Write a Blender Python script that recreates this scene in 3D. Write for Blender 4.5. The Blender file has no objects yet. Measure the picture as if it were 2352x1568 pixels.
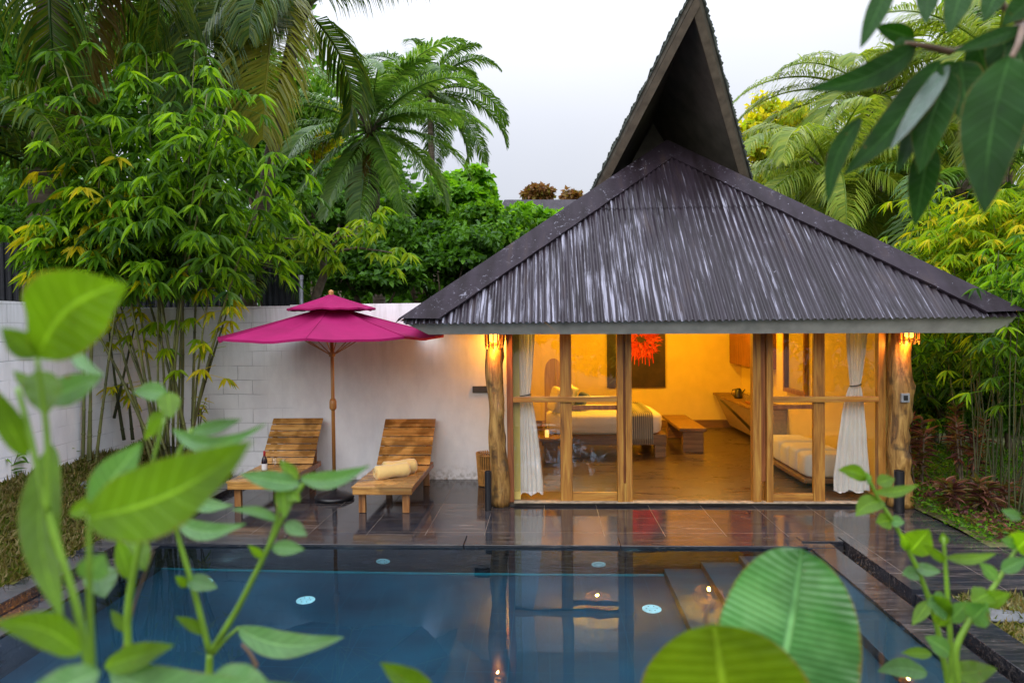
import bpy, math, random
import numpy as np
from math import radians, sin, cos, pi
from mathutils import Vector, Matrix
sc = bpy.context.scene
col = sc.collection
random.seed(7); rng = np.random.default_rng(7)

# ------------------------------------------------------------------ camera
F, CX, CY, CAMZ = 1568.0, 1176.0, 784.0, 2.3
YAW, PITCH, ROLL = radians(2.9), radians(1.25), 0.0115
_f = np.array([-sin(YAW)*cos(PITCH), cos(YAW)*cos(PITCH), -sin(PITCH)])
_r = np.cross(_f, [0, 0, 1.0]); _r /= np.linalg.norm(_r); _u = np.cross(_r, _f)
RR = cos(ROLL)*_r - sin(ROLL)*_u; UU = sin(ROLL)*_r + cos(ROLL)*_u
CC = np.array([0, 0, CAMZ])
def ray(x, y): return _f + RR*((x-CX)/F) - UU*((y-CY)/F)
def atz(x, y, z=0.0): d = ray(x, y); return CC + d*((z-CAMZ)/d[2])
def aty(x, y, Y): d = ray(x, y); return CC + d*(Y/d[1])
def atd(x, y, D): return CC + ray(x, y)*D
cam = bpy.data.cameras.new('camera'); camo = bpy.data.objects.new('camera', cam); col.objects.link(camo)
cam.lens = 24.0; cam.sensor_width = 36.0; cam.clip_start = 0.05; cam.clip_end = 3000
M = Matrix.Identity(4)
for i in range(3):
    M[i][0] = RR[i]; M[i][1] = UU[i]; M[i][2] = -_f[i]; M[i][3] = CC[i]
camo.matrix_world = M
cam.dof.use_dof = True; cam.dof.focus_distance = 9.0; cam.dof.aperture_fstop = 3.2
sc.camera = camo

# ------------------------------------------------------------------ sky, sun, exposure
world = bpy.data.worlds.new('World'); sc.world = world; world.use_nodes = True
wt = world.node_tree; wt.nodes.clear()
wo = wt.nodes.new('ShaderNodeOutputWorld'); bg = wt.nodes.new('ShaderNodeBackground')
sky = wt.nodes.new('ShaderNodeTexSky'); sky.sky_type = 'NISHITA'; sky.sun_disc = False
SUN_EL, SUN_AZ = radians(26), radians(197)
sky.sun_elevation = SUN_EL; sky.sun_rotation = SUN_AZ; sky.dust_density = 3
sk = wt.nodes.new('ShaderNodeVectorMath'); sk.operation = 'SCALE'; sk.inputs['Scale'].default_value = 0.09
wt.links.new(sky.outputs[0], sk.inputs[0])
# overcast: a thick even cloud layer, faintly mottled, in front of the clear sky
tc = wt.nodes.new('ShaderNodeTexCoord'); nz = wt.nodes.new('ShaderNodeTexNoise')
nz.inputs['Scale'].default_value = 1.6; nz.inputs['Detail'].default_value = 5
wt.links.new(tc.outputs['Generated'], nz.inputs['Vector'])
cr = wt.nodes.new('ShaderNodeValToRGB')
cr.color_ramp.elements[0].position = .25; cr.color_ramp.elements[0].color = (.74, .79, .93, 1)
cr.color_ramp.elements[1].position = .75; cr.color_ramp.elements[1].color = (.88, .90, .96, 1)
wt.links.new(nz.outputs['Fac'], cr.inputs['Fac'])
mx = wt.nodes.new('ShaderNodeMix'); mx.data_type = 'RGBA'; mx.inputs[0].default_value = .93
sx_ = wt.nodes.new('ShaderNodeSeparateXYZ'); wt.links.new(tc.outputs['Generated'], sx_.inputs[0])   # overcast sky: the zenith is about three times as bright as the horizon
ml = wt.nodes.new('ShaderNodeMath'); ml.operation = 'MULTIPLY_ADD'; ml.use_clamp = False; ml.inputs[1].default_value = 3.0; ml.inputs[2].default_value = .54
mxm = wt.nodes.new('ShaderNodeMath'); mxm.operation = 'MAXIMUM'; mxm.inputs[1].default_value = 0.0; wt.links.new(sx_.outputs[2], mxm.inputs[0]); pw = wt.nodes.new('ShaderNodeMath'); pw.operation = 'POWER'; pw.inputs[1].default_value = 2.4; wt.links.new(mxm.outputs[0], pw.inputs[0]); wt.links.new(pw.outputs[0], ml.inputs[0]); wt.links.new(ml.outputs[0], bg.inputs['Strength'])
wt.links.new(sk.outputs[0], mx.inputs[6]); wt.links.new(cr.outputs[0], mx.inputs[7])
wt.links.new(mx.outputs[2], bg.inputs['Color']); bg.inputs['Strength'].default_value = 0.98
wt.links.new(bg.outputs[0], wo.inputs['Surface'])
sun = bpy.data.lights.new('sun', 'SUN'); sun.energy = 1.3; sun.angle = radians(60); sun.color = (1, .96, .9)
suno = bpy.data.objects.new('sun', sun); col.objects.link(suno)
sd = Vector((sin(SUN_AZ)*cos(SUN_EL), cos(SUN_AZ)*cos(SUN_EL), sin(SUN_EL)))
suno.rotation_euler = sd.to_track_quat('Z', 'Y').to_euler(); suno.location = (0, -5, 20)
sc.view_settings.view_transform = 'Standard'; sc.view_settings.look = 'None'
sc.view_settings.exposure = 0.65; sc.view_settings.gamma = 1.0
sc.cycles.max_bounces = 10; sc.cycles.transparent_max_bounces = 12; sc.cycles.transmission_bounces = 8
sc.cycles.use_denoising = True; sc.cycles.caustics_reflective = False
sc.cycles.sample_clamp_indirect = 6

# ------------------------------------------------------------------ helpers
def tag(o, label=None, cat=None, group=None, kind=None):
    if label: o['label'] = label
    if cat: o['category'] = cat
    if group: o['group'] = group
    if kind: o['kind'] = kind
    return o
def thing(name, label, cat, loc=(0, 0, 0), rz=0, group=None):
    o = bpy.data.objects.new(name, None); col.objects.link(o); o.empty_display_size = .1
    o.location = loc; o.rotation_euler = (0, 0, rz)
    return tag(o, label, cat, group)
class MB:
    """collects vertices and faces; build() links them as ONE mesh object"""
    def __init__(s): s.v = []; s.q = []; s.t = []; s.n = 0; s.ng = []
    def add(s, v, q=None, t=None, ng=None):
        v = np.asarray(v, float).reshape(-1, 3)
        if q is not None and len(q): s.q.append(np.asarray(q, int).reshape(-1, 4)+s.n)
        if t is not None and len(t): s.t.append(np.asarray(t, int).reshape(-1, 3)+s.n)
        if ng: s.ng += [[i+s.n for i in f] for f in ng]
        s.v.append(v); s.n += len(v); return s
    def box(s, x0, x1, y0, y1, z0, z1):
        v = [(x, y, z) for x in (x0, x1) for y in (y0, y1) for z in (z0, z1)]
        return s.add(v, [(0, 1, 3, 2), (4, 6, 7, 5), (0, 4, 5, 1), (2, 3, 7, 6), (0, 2, 6, 4), (1, 5, 7, 3)])
    def beam(s, a, b, w, h, up=(0, 0, 1)):
        a = np.array(a, float); b = np.array(b, float); d = b-a; d /= np.linalg.norm(d)
        x = np.cross(d, up); x /= np.linalg.norm(x); u = np.cross(x, d)
        v = [p + x*i*w/2 + u*j*h/2 for p in (a, b) for i in (-1, 1) for j in (-1, 1)]
        return s.add(v, [(0, 1, 3, 2), (4, 6, 7, 5), (0, 4, 5, 1), (2, 3, 7, 6), (0, 2, 6, 4), (1, 5, 7, 3)])
    def tube(s, pts, rad, n=8, cap=True, ang=None):
        pts = np.array(pts, float); k = len(pts)
        rad = np.array([rad]*k if np.isscalar(rad) else rad, float)
        tg = np.gradient(pts, axis=0); tg /= np.linalg.norm(tg, axis=1)[:, None]+1e-9
        ref = np.array([0, 0, 1.]) if abs(tg[0][2]) < .9 else np.array([1., 0, 0])
        V = []
        for i in range(k):
            x = np.cross(tg[i], ref); x /= np.linalg.norm(x)+1e-9; y = np.cross(tg[i], x)
            a = np.arange(n)*2*pi/n
            r = rad[i] if ang is None else rad[i]*ang[i]
            V.append(pts[i] + np.outer(np.cos(a)*r, x) + np.outer(np.sin(a)*r, y))
        V = np.concatenate(V); q = []
        for i in range(k-1):
            for j in range(n):
                q.append((i*n+j, i*n+(j+1) % n, (i+1)*n+(j+1) % n, (i+1)*n+j))
        return s.add(V, q, ng=[list(range(n))[::-1], [(k-1)*n+j for j in range(n)]] if cap else None)
    def lathe(s, c, prof, n=24):
        c = np.array(c, float); k = len(prof); a = np.arange(n)*2*pi/n
        V = [c + np.stack([np.cos(a)*r, np.sin(a)*r, np.full(n, z)], 1) for r, z in prof]
        q = [(i*n+j, i*n+(j+1) % n, (i+1)*n+(j+1) % n, (i+1)*n+j) for i in range(k-1) for j in range(n)]
        return s.add(np.concatenate(V), q, ng=[list(range(n))[::-1], [(k-1)*n+j for j in range(n)]])
    def build(s, name, mat, parent=None, smooth=False, bevel=0, local=None):
        me = bpy.data.meshes.new(name)
        v = np.concatenate(s.v)
        if local is not None: v = v-np.array(local)
        loops = []; st = []; tot = []; c = 0
        if s.q:
            q = np.concatenate(s.q); loops.append(q.ravel()); st.append(c+np.arange(len(q))*4); tot.append(np.full(len(q), 4)); c += q.size
        if s.t:
            q = np.concatenate(s.t); loops.append(q.ravel()); st.append(c+np.arange(len(q))*3); tot.append(np.full(len(q), 3)); c += q.size
        for f in s.ng:
            loops.append(np.array(f)); st.append(np.array([c])); tot.append(np.array([len(f)])); c += len(f)
        loops = np.concatenate(loops).astype(np.int32); st = np.concatenate(st).astype(np.int32)
        me.vertices.add(len(v)); me.vertices.foreach_set('co', v.astype(np.float32).ravel())
        me.loops.add(len(loops)); me.loops.foreach_set('vertex_index', loops)
        me.polygons.add(len(st)); me.polygons.foreach_set('loop_start', st)
        me.update(calc_edges=True); me.validate()
        me.polygons.foreach_set('use_smooth', [bool(smooth)]*len(me.polygons))
        if mat: me.materials.append(mat)
        o = bpy.data.objects.new(name, me); col.objects.link(o)
        if parent: o.parent = parent
        if bevel:
            b = o.modifiers.new('bevel', 'BEVEL'); b.width = bevel; b.segments = 2; b.limit_method = 'ANGLE'
        return o
def box(name, mat, dims, parent=None, bevel=0, **k): return MB().box(*dims).build(name, mat, parent, bevel=bevel, **k)

# ------------------------------------------------------------------ materials
class NT:
    def __init__(s, name):
        s.m = bpy.data.materials.new(name); s.m.use_nodes = True; s.t = s.m.node_tree
        s.b = s.t.nodes['Principled BSDF']; s.out = s.t.nodes['Material Output']
    def n(s, ty, **kw):
        nd = s.t.nodes.new(ty)
        for k, v in kw.items():
            if hasattr(nd, k): setattr(nd, k, v)
            else: nd.inputs[k].default_value = v
        return nd
    def l(s, a, b): s.t.links.new(a, b)
    def coord(s, scale=(1, 1, 1), rot=(0, 0, 0), kind='Object'):
        t = s.n('ShaderNodeTexCoord'); m = s.n('ShaderNodeMapping')
        m.inputs['Scale'].default_value = scale; m.inputs['Rotation'].default_value = rot
        s.l(t.outputs[kind], m.inputs['Vector']); return m.outputs[0]
    def noise(s, vec, scale=5, detail=6, rough=.55, dist=0):
        n = s.n('ShaderNodeTexNoise'); n.inputs['Scale'].default_value = scale; n.inputs['Detail'].default_value = detail
        n.inputs['Roughness'].default_value = rough; n.inputs['Distortion'].default_value = dist
        if vec is not None: s.l(vec, n.inputs['Vector'])
        return n.outputs['Fac']
    def ramp(s, fac, stops, interp='LINEAR'):
        r = s.n('ShaderNodeValToRGB'); r.color_ramp.interpolation = interp
        while len(r.color_ramp.elements) < len(stops): r.color_ramp.elements.new(.5)
        for e, (p, c) in zip(r.color_ramp.elements, stops):
            e.position = p; e.color = (*c, 1) if hasattr(c, '__len__') else (c, c, c, 1)
        s.l(fac, r.inputs['Fac']); return r.outputs[0]
    def mix(s, f, a, b, blend='MIX'):
        m = s.n('ShaderNodeMix'); m.data_type = 'RGBA'; m.blend_type = blend
        for sock, val in ((m.inputs[0], f), (m.inputs[6], a), (m.inputs[7], b)):
            if hasattr(val, 'links') or hasattr(val, 'is_linked'): s.l(val, sock)
            elif hasattr(val, '__len__'): sock.default_value = (*val, 1)
            else: sock.default_value = val
        return m.outputs[2]
    def math(s, op, a, b=0.0):
        m = s.n('ShaderNodeMath'); m.operation = op
        for sock, val in ((m.inputs[0], a), (m.inputs[1], b)):
            if hasattr(val, 'is_linked'): s.l(val, sock)
            else: sock.default_value = val
        return m.outputs[0]
    def bump(s, h, strength=.3, dist=.01):
        b = s.n('ShaderNodeBump'); b.inputs['Strength'].default_value = strength; b.inputs['Distance'].default_value = dist
        s.l(h, b.inputs['Height']); s.l(b.outputs[0], s.b.inputs['Normal']); return b.outputs[0]
    def set(s, **kw):
        for k, v in kw.items():
            k = k.replace('_', ' ')
            k = {'Base Color': 'Base Color'}.get(k, k)
            if hasattr(v, 'is_linked'): s.l(v, s.b.inputs[k])
            elif hasattr(v, '__len__') and len(v) == 3: s.b.inputs[k].default_value = (*v, 1)
            else: s.b.inputs[k].default_value = v
        return s.m
def plain(name, c, rough=.6, metal=0, nscale=20, var=.15, bump=.1, **kw):
    t = NT(name); v = t.coord(); f = t.noise(v, nscale, 5)
    c2 = tuple(x*(1-var) for x in c); c3 = tuple(min(1, x*(1+var)) for x in c)
    t.bump(f, bump, .005)
    return t.set(Base_Color=t.ramp(f, [(.3, c2), (.7, c3)]), Roughness=rough, Metallic=metal, **kw)
def wood(name, c_dark, c_mid, c_light, axis='Z', rough=.38, scale=1.0, wet=False):
    t = NT(name); sc_ = {'X': (.9, 14, 14), 'Y': (14, .9, 14), 'Z': (14, 14, .9)}[axis]
    sc_ = tuple(a*scale for a in sc_)
    v = t.coord(sc_); f = t.noise(v, 1.6, 8, .62, .8); g = t.noise(v, 9, 4, .7)
    isl = t.n('ShaderNodeNewGeometry').outputs['Random Per Island']
    base = t.ramp(f, [(.28, c_dark), (.5, c_mid), (.72, c_light)])
    base = t.mix(t.math('MULTIPLY', isl, .28), base, c_dark)
    rg = t.ramp(g, [(.3, rough-.1), (.7, rough+.15)])
    if wet:
        w = t.noise(t.coord((2, 2, 2)), 1.3, 3, .5); wm = t.ramp(w, [(.46, 0.), (.56, 1.)])
        base = t.mix(wm, base, t.mix(.62, base, (.09, .035, .008)))
        rg = t.mix(wm, rg, (.16, .16, .16))
    t.bump(g, .25, .004)
    return t.set(Base_Color=base, Roughness=rg)
def leaf(name, cols, trans=.45, tcol=None, rough=.42, veins=False, spec=.22):
    """cols: dark -> light ramp over Random Per Island"""
    t = NT(name); cols = [(a*1.35, g, b*.7) if g > a else (a, g, b) for a, g, b in cols]
    isl = t.n('ShaderNodeNewGeometry').outputs['Random Per Island']
    k = len(cols); c = t.ramp(isl, [(i/(k-1) if k > 1 else 0, cc) for i, cc in enumerate(cols)])
    f = t.noise(t.coord(), 9 if veins else 1.1, 4, .7)
    c = t.mix(.5, c, t.ramp(f, [(.3, .35), (.7, 1.0)]), 'MULTIPLY') if not veins else c
    t.set(Base_Color=c, Roughness=rough, Specular_IOR_Level=spec)
    tr = t.n('ShaderNodeBsdfTranslucent')
    tc_ = t.mix(1, c, tcol or (2.0, 1.9, .9), 'MULTIPLY')
    t.l(tc_, tr.inputs['Color'])
    ms = t.n('ShaderNodeMixShader'); ms.inputs[0].default_value = trans
    t.l(t.b.outputs[0], ms.inputs[1]); t.l(tr.outputs[0], ms.inputs[2]); t.l(ms.outputs[0], t.out.inputs['Surface'])
    return t.m
def emis(name, c, strength):
    t = NT(name); t.set(Base_Color=c, Emission_Color=c, Emission_Strength=strength); return t.m
def glass(name, tint=(1, 1, 1), extra=0.0):
    t = NT(name); t.t.nodes.remove(t.b)
    tr = t.n('ShaderNodeBsdfTransparent'); tr.inputs[0].default_value = (*tint, 1)
    gl = t.n('ShaderNodeBsdfGlossy'); gl.inputs['Roughness'].default_value = 0.0
    lw = t.n('ShaderNodeLayerWeight'); lw.inputs['Blend'].default_value = .5
    fa = t.math('ADD', t.math('MULTIPLY', t.math('POWER', lw.outputs['Facing'], 5.0), .92), .045+extra)
    ms = t.n('ShaderNodeMixShader'); t.l(fa, ms.inputs[0]); t.l(tr.outputs[0], ms.inputs[1]); t.l(gl.outputs[0], ms.inputs[2])
    t.l(ms.outputs[0], t.out.inputs['Surface']); return t.m

MT = {}
# wet slate paving, tiles 0.66 m with pale grout, grain running along X
def slate(name, tiles=True, dark=1.0, rough0=.04):
    t = NT(name); v = t.coord((.7, 9, 9)); f = t.noise(v, 2.2, 8, .65, .6)
    big = t.noise(t.coord((.8, 1.6, .8)), 1.7, 5)
    fine = t.noise(t.coord((2.5, 34, 34)), 1.5, 6, .75, 1.2)
    c = t.ramp(f, [(.3, tuple(x*dark for x in (.006, .0065, .009))), (.5, tuple(x*dark for x in (.028, .028, .033))), (.68, tuple(x*dark for x in (.12, .105, .10)))])
    c = t.mix(t.ramp(big, [(.42, 0.), (.6, .85)]), c, tuple(x*dark for x in (.022, .026, .038)))
    st = t.ramp(fine, [(.57, 0.), (.66, .6)])
    c = t.mix(st, c, (.22, .19, .165))
    rg = t.ramp(t.noise(t.coord((1, 1.6, 1)), 4.5, 6), [(.38, rough0), (.62, rough0+.07), (.78, .36)])
    h = t.mix(.5, f, fine)
    if tiles:
        tcn = t.n('ShaderNodeTexCoord'); mp = t.n('ShaderNodeMapping'); mp.inputs['Location'].default_value = (0.05, -7.58+1.2*20, 0)
        t.l(tcn.outputs['Object'], mp.inputs['Vector'])
        br = t.n('ShaderNodeTexBrick'); br.offset = 0.0; br.squash = 1.0
        br.inputs['Scale'].default_value = 1; br.inputs['Brick Width'].default_value = .66; br.inputs['Row Height'].default_value = 1.2
        br.inputs['Mortar Size'].default_value = .0035; br.inputs['Mortar Smooth'].default_value = .2
        br.inputs['Color1'].default_value = (.55, .55, .6, 1); br.inputs['Color2'].default_value = (1.2, 1.1, 1.02, 1)
        t.l(mp.outputs[0], br.inputs['Vector'])
        c = t.mix(.8, c, br.outputs['Color'], 'MULTIPLY')
        gm = t.math('MULTIPLY', br.outputs['Fac'], t.ramp(t.noise(t.coord(), 6, 3), [(.35, .1), (.6, .7)]))
        c = t.mix(gm, c, (.24, .19, .15))
        rg = t.mix(br.outputs['Fac'], rg, (.5, .5, .5))
    t.bump(h, .12, .003)
    return t.set(Base_Color=c, Roughness=rg, Specular_IOR_Level=.6)
MT['slate'] = slate('wet_slate_tiles'); MT['slate_edge'] = slate('wet_slate_coping', False, .7, .05)
MT['slate_wall'] = slate('pool_wall_slate', False, .6, .2)
def whitewall():
    t = NT('white_block_wall')
    tcn = t.n('ShaderNodeTexCoord'); sp = t.n('ShaderNodeSeparateXYZ'); t.l(tcn.outputs['Object'], sp.inputs[0])
    ad = t.math('ADD', sp.outputs[0], sp.outputs[1]); cb = t.n('ShaderNodeCombineXYZ'); t.l(ad, cb.inputs[0]); t.l(sp.outputs[2], cb.inputs[1])
    br = t.n('ShaderNodeTexBrick'); br.inputs['Scale'].default_value = 1; br.inputs['Brick Width'].default_value = .46; br.inputs['Row Height'].default_value = .22
    br.inputs['Mortar Size'].default_value = .006; br.inputs['Mortar Smooth'].default_value = .6
    wob = t.n('ShaderNodeVectorMath'); wob.operation = 'ADD'
    nn = t.n('ShaderNodeTexNoise'); nn.inputs['Scale'].default_value = 3; t.l(cb.outputs[0], nn.inputs['Vector'])
    s2 = t.n('ShaderNodeVectorMath'); s2.operation = 'SCALE'; s2.inputs['Scale'].default_value = .03; t.l(nn.outputs['Color'], s2.inputs[0])
    t.l(cb.outputs[0], wob.inputs[0]); t.l(s2.outputs[0], wob.inputs[1]); t.l(wob.outputs[0], br.inputs['Vector'])
    vis = t.ramp(t.noise(t.coord(), 1.3, 3), [(.42, 0.08), (.62, .9)])
    xm = t.n('ShaderNodeMapRange'); xm.inputs['From Min'].default_value = -4.4; xm.inputs['From Max'].default_value = -3.6; xm.inputs['To Min'].default_value = 1; xm.inputs['To Max'].default_value = .06
    t.l(sp.outputs[0], xm.inputs[0]); gm = t.math('MULTIPLY', br.outputs['Fac'], t.math('MULTIPLY', vis, xm.outputs[0]))
    dirt = t.ramp(t.noise(t.coord((1, 1, .5)), 2.2, 7, .65), [(.35, (.74, .75, .80)), (.6, (.87, .88, .92))])
    c = t.mix(t.math('MULTIPLY', gm, .9), dirt, (.26, .27, .32))
    top = t.n('ShaderNodeMapRange'); top.inputs['From Min'].default_value = 1.5; top.inputs['From Max'].default_value = 2.65; t.l(sp.outputs[2], top.inputs[0])
    tm = t.math('MULTIPLY', top.outputs[0], t.ramp(t.noise(t.coord((7, 7, .5)), 1.3, 6, .6), [(.48, 0.), (.68, .55)])); c = t.mix(tm, c, (.42, .43, .40))
    foot = t.n('ShaderNodeMapRange'); foot.inputs['From Min'].default_value = .0; foot.inputs['From Max'].default_value = .22; foot.inputs['To Min'].default_value = 1; foot.inputs['To Max'].default_value = 0
    t.l(sp.outputs[2], foot.inputs[0]); fm = t.math('MULTIPLY', foot.outputs[0], t.ramp(t.noise(t.coord(), 14, 5), [(.45, 0.), (.65, .8)]))
    c = t.mix(fm, c, (.22, .2, .16))
    hh = t.math('ADD', t.math('MULTIPLY', gm, -1.0), t.math('MULTIPLY', t.noise(t.coord(), 12, 5), .3))
    t.bump(hh, .6, .012)
    return t.set(Base_Color=c, Roughness=.75)
MT['wall'] = whitewall()
MT['plaster'] = plain('cream_plaster', (.78, .60, .18), .8, nscale=3, var=.06)
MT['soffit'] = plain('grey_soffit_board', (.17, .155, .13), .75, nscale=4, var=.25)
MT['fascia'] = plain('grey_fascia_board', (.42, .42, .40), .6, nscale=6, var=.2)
MT['rake'] = plain('brown_rake_board', (.16, .13, .10), .6, nscale=8, var=.3)
MT['shingle'] = plain('mossy_shingle', (.10, .12, .11), .55, nscale=5, var=.5)
MT['teak'] = wood('teak_upright', (.11, .04, .008), (.36, .155, .026), (.54, .31, .065), 'Z')
MT['teak_x'] = wood('teak_rail', (.11, .04, .008), (.36, .155, .026), (.54, .31, .065), 'X')
MT['redwood'] = wood('red_timber', (.10, .025, .008), (.24, .075, .02), (.36, .13, .035), 'Z')
MT['slat'] = wood('lounger_slats', (.22, .085, .015), (.56, .29, .075), (.76, .48, .17), 'X', .3, wet=True)
MT['slat_leg'] = wood('lounger_legs', (.10, .035, .01), (.27, .11, .03), (.40, .20, .07), 'Z', .35)
MT['bedwood'] = wood('bed_timber', (.10, .05, .02), (.22, .12, .05), (.32, .19, .09), 'X', .5)
def bark():
    t = NT('driftwood_post'); v = t.coord((7, 7, 1.3)); f = t.noise(v, 2.2, 8, .65, 1.0); k = t.noise(t.coord((1, 1, 1)), 4.5, 3)
    c = t.ramp(f, [(.3, (.05, .022, .008)), (.45, (.24, .12, .03)), (.68, (.50, .30, .09))])
    c = t.mix(t.ramp(k, [(.55, 0.), (.66, .8)]), c, (.05, .03, .015)); t.bump(f, .7, .03)
    return t.set(Base_Color=c, Roughness=.4)
MT['trunkpost'] = bark()
def palmbark():
    t = NT('palm_bark'); v = t.coord((1, 1, 7)); f = t.noise(v, 2.0, 6, .6, .3)
    c = t.ramp(f, [(.3, (.045, .032, .022)), (.55, (.13, .10, .075)), (.75, (.23, .19, .15))]); t.bump(f, .8, .04)
    return t.set(Base_Color=c, Roughness=.8)
MT['palmbark'] = palmbark()
MT['bark'] = plain('twig_bark', (.10, .075, .05), .8, nscale=12, var=.5, bump=.5)
def roofmat(name, capmode=False):
    t = NT(name)
    v = t.coord((24, .7, .7)) if not capmode else t.coord((3, 3, 3))
    st = t.noise(v, 1.3, 8, .72, 0 if not capmode else .4); patch = t.noise(t.coord((1, .6, .6)), .9, 4, .6)
    spk = t.noise(t.coord((1, 1, 1)), 16, 4, .7, .5)
    base = t.ramp(t.noise(t.coord((4, .8, .8)), 1.3, 6), [(.3, (.012, .008, .010)), (.6, (.026, .019, .027)), (.8, (.050, .034, .030))])
    if capmode:
        m = t.math('MULTIPLY', t.ramp(t.noise(t.coord((5, 5, 5)), 1.9, 9, .78, 1.5), [(.585, 0.), (.63, .75)]), t.ramp(patch, [(.42, 0.), (.58, 1.)]))
        m = t.math('MAXIMUM', m, t.ramp(spk, [(.68, 0.), (.72, .9)]))
    else:
        tx = t.n('ShaderNodeTexCoord'); sx = t.n('ShaderNodeSeparateXYZ'); t.l(tx.outputs['Object'], sx.inputs[0])
        wv = t.math('SINE', t.math('MULTIPLY', sx.outputs[0], 2*pi/.076))
        st2 = t.math('ADD', st, t.math('MULTIPLY', wv, .05))
        m = t.math('ADD', st2, t.math('MULTIPLY', t.math('SUBTRACT', patch, .5), .35))
        sp = t.n('ShaderNodeSeparateXYZ'); tcn = t.n('ShaderNodeTexCoord'); t.l(tcn.outputs['Object'], sp.inputs[0])
        mr = t.n('ShaderNodeMapRange'); mr.inputs['From Min'].default_value = 4.0; mr.inputs['From Max'].default_value = 5.0; mr.inputs['To Min'].default_value = 0; mr.inputs['To Max'].default_value = -.14
        t.l(sp.outputs[2], mr.inputs[0]); m = t.math('ADD', m, mr.outputs[0])
        m = t.ramp(m, [(.53, 0.), (.64, .8)])
        m = t.math('MAXIMUM', m, t.ramp(spk, [(.70, 0.), (.74, .8)]))
    c = t.mix(m, base, (.38, .38, .47))
    t.bump(st, .15, .004)
    return t.set(Base_Color=c, Roughness=t.ramp(st, [(.3, .32), (.7, .5)]) if not capmode else .6, Metallic=0, Specular_IOR_Level=.28 if not capmode else .12)
MT['roof'] = roofmat('weathered_corrugated_sheet'); MT['cap'] = roofmat('weathered_hip_flashing', True)
MT['glass'] = glass('window_glass', (.93, .94, .92), .035)
MT['clear'] = glass('drinking_glass', (.96, .97, .97), .05)
MT['mirror'] = NT('mirror').set(Base_Color=(.75, .75, .72), Metallic=1.0, Roughness=.03)
MT['black'] = plain('black_metal', (.012, .012, .015), .35, nscale=30, var=.2)
MT['darkfence'] = plain('dark_painted_sheet', (.012, .014, .022), .45, nscale=8, var=.3)
MT['galv'] = plain('galvanised_pipe', (.35, .37, .42), .4, .6, nscale=15, var=.2)
MT['stone'] = plain('grey_stone', (.09, .095, .10), .75, nscale=6, var=.4, bump=.5)
def cloth(name, c, sheen=.3, trans=.15, var=.06):
    t = NT(name); f = t.noise(t.coord(), 60, 4); g = t.noise(t.coord(), 2, 3)
    cc = t.ramp(g, [(.3, tuple(x*(1-var) for x in c)), (.7, tuple(min(1, x*(1+var)) for x in c))])
    fold = t.noise(t.coord((1, 1, 1)), 7, 3, .6, 1.0); t.bump(t.math('ADD', t.math('MULTIPLY', f, .1), fold), .35, .012); t.set(Base_Color=cc, Roughness=.85, Sheen_Weight=sheen, Specular_IOR_Level=.2)
    tr = t.n('ShaderNodeBsdfTranslucent'); t.l(cc, tr.inputs['Color'])
    ms = t.n('ShaderNodeMixShader'); ms.inputs[0].default_value = trans
    t.l(t.b.outputs[0], ms.inputs[1]); t.l(tr.outputs[0], ms.inputs[2]); t.l(ms.outputs[0], t.out.inputs['Surface']); return t.m
MT['curtain'] = cloth('white_sheer_curtain', (.86, .87, .93), trans=.18)
MT['canopy'] = cloth('magenta_canvas', (.27, .006, .085), sheen=0, trans=.10, var=.15)
MT['towel'] = cloth('yellow_towel', (.72, .52, .20), sheen=.6, trans=.02)
MT['linen'] = cloth('bed_linen', (.78, .76, .70), trans=.02)
MT['cushion'] = cloth('grey_cushion', (.07, .09, .075), trans=.0)
MT['grass'] = leaf('grass_blades', [(.05, .10, .015), (.09, .15, .02), (.20, .17, .06), (.30, .24, .11), (.12, .17, .03)], .3, rough=.6)

def umbwood(): return wood('umbrella_pole_wood', (.22, .08, .02), (.45, .20, .05), (.58, .30, .10), 'Z', .3)
MT['pole'] = umbwood()
def pooltile():
    t = NT('blue_pool_tile'); f = t.noise(t.coord((1, 1, 1)), 1.2, 4)
    tcn = t.n('ShaderNodeTexCoord'); br = t.n('ShaderNodeTexBrick'); br.offset = 0; br.inputs['Scale'].default_value = 1
    br.inputs['Brick Width'].default_value = .33; br.inputs['Row Height'].default_value = .33; br.inputs['Mortar Size'].default_value = .004
    t.l(tcn.outputs['Object'], br.inputs['Vector'])
    c = t.ramp(f, [(.3, (.0001, .020, .044)), (.7, (.0002, .058, .105))]); c = t.mix(br.outputs['Fac'], c, (.002, .06, .10))
    return t.set(Base_Color=c, Roughness=.5)
MT['pooltile'] = pooltile()
def steptile():
    t = NT('pool_step_slate'); f = t.noise(t.coord((1, 5, 5)), 2, 6)
    return t.set(Base_Color=t.ramp(f, [(.3, (.008, .035, .055)), (.7, (.016, .06, .085))]), Roughness=.5)
MT['steptile'] = steptile()
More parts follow.
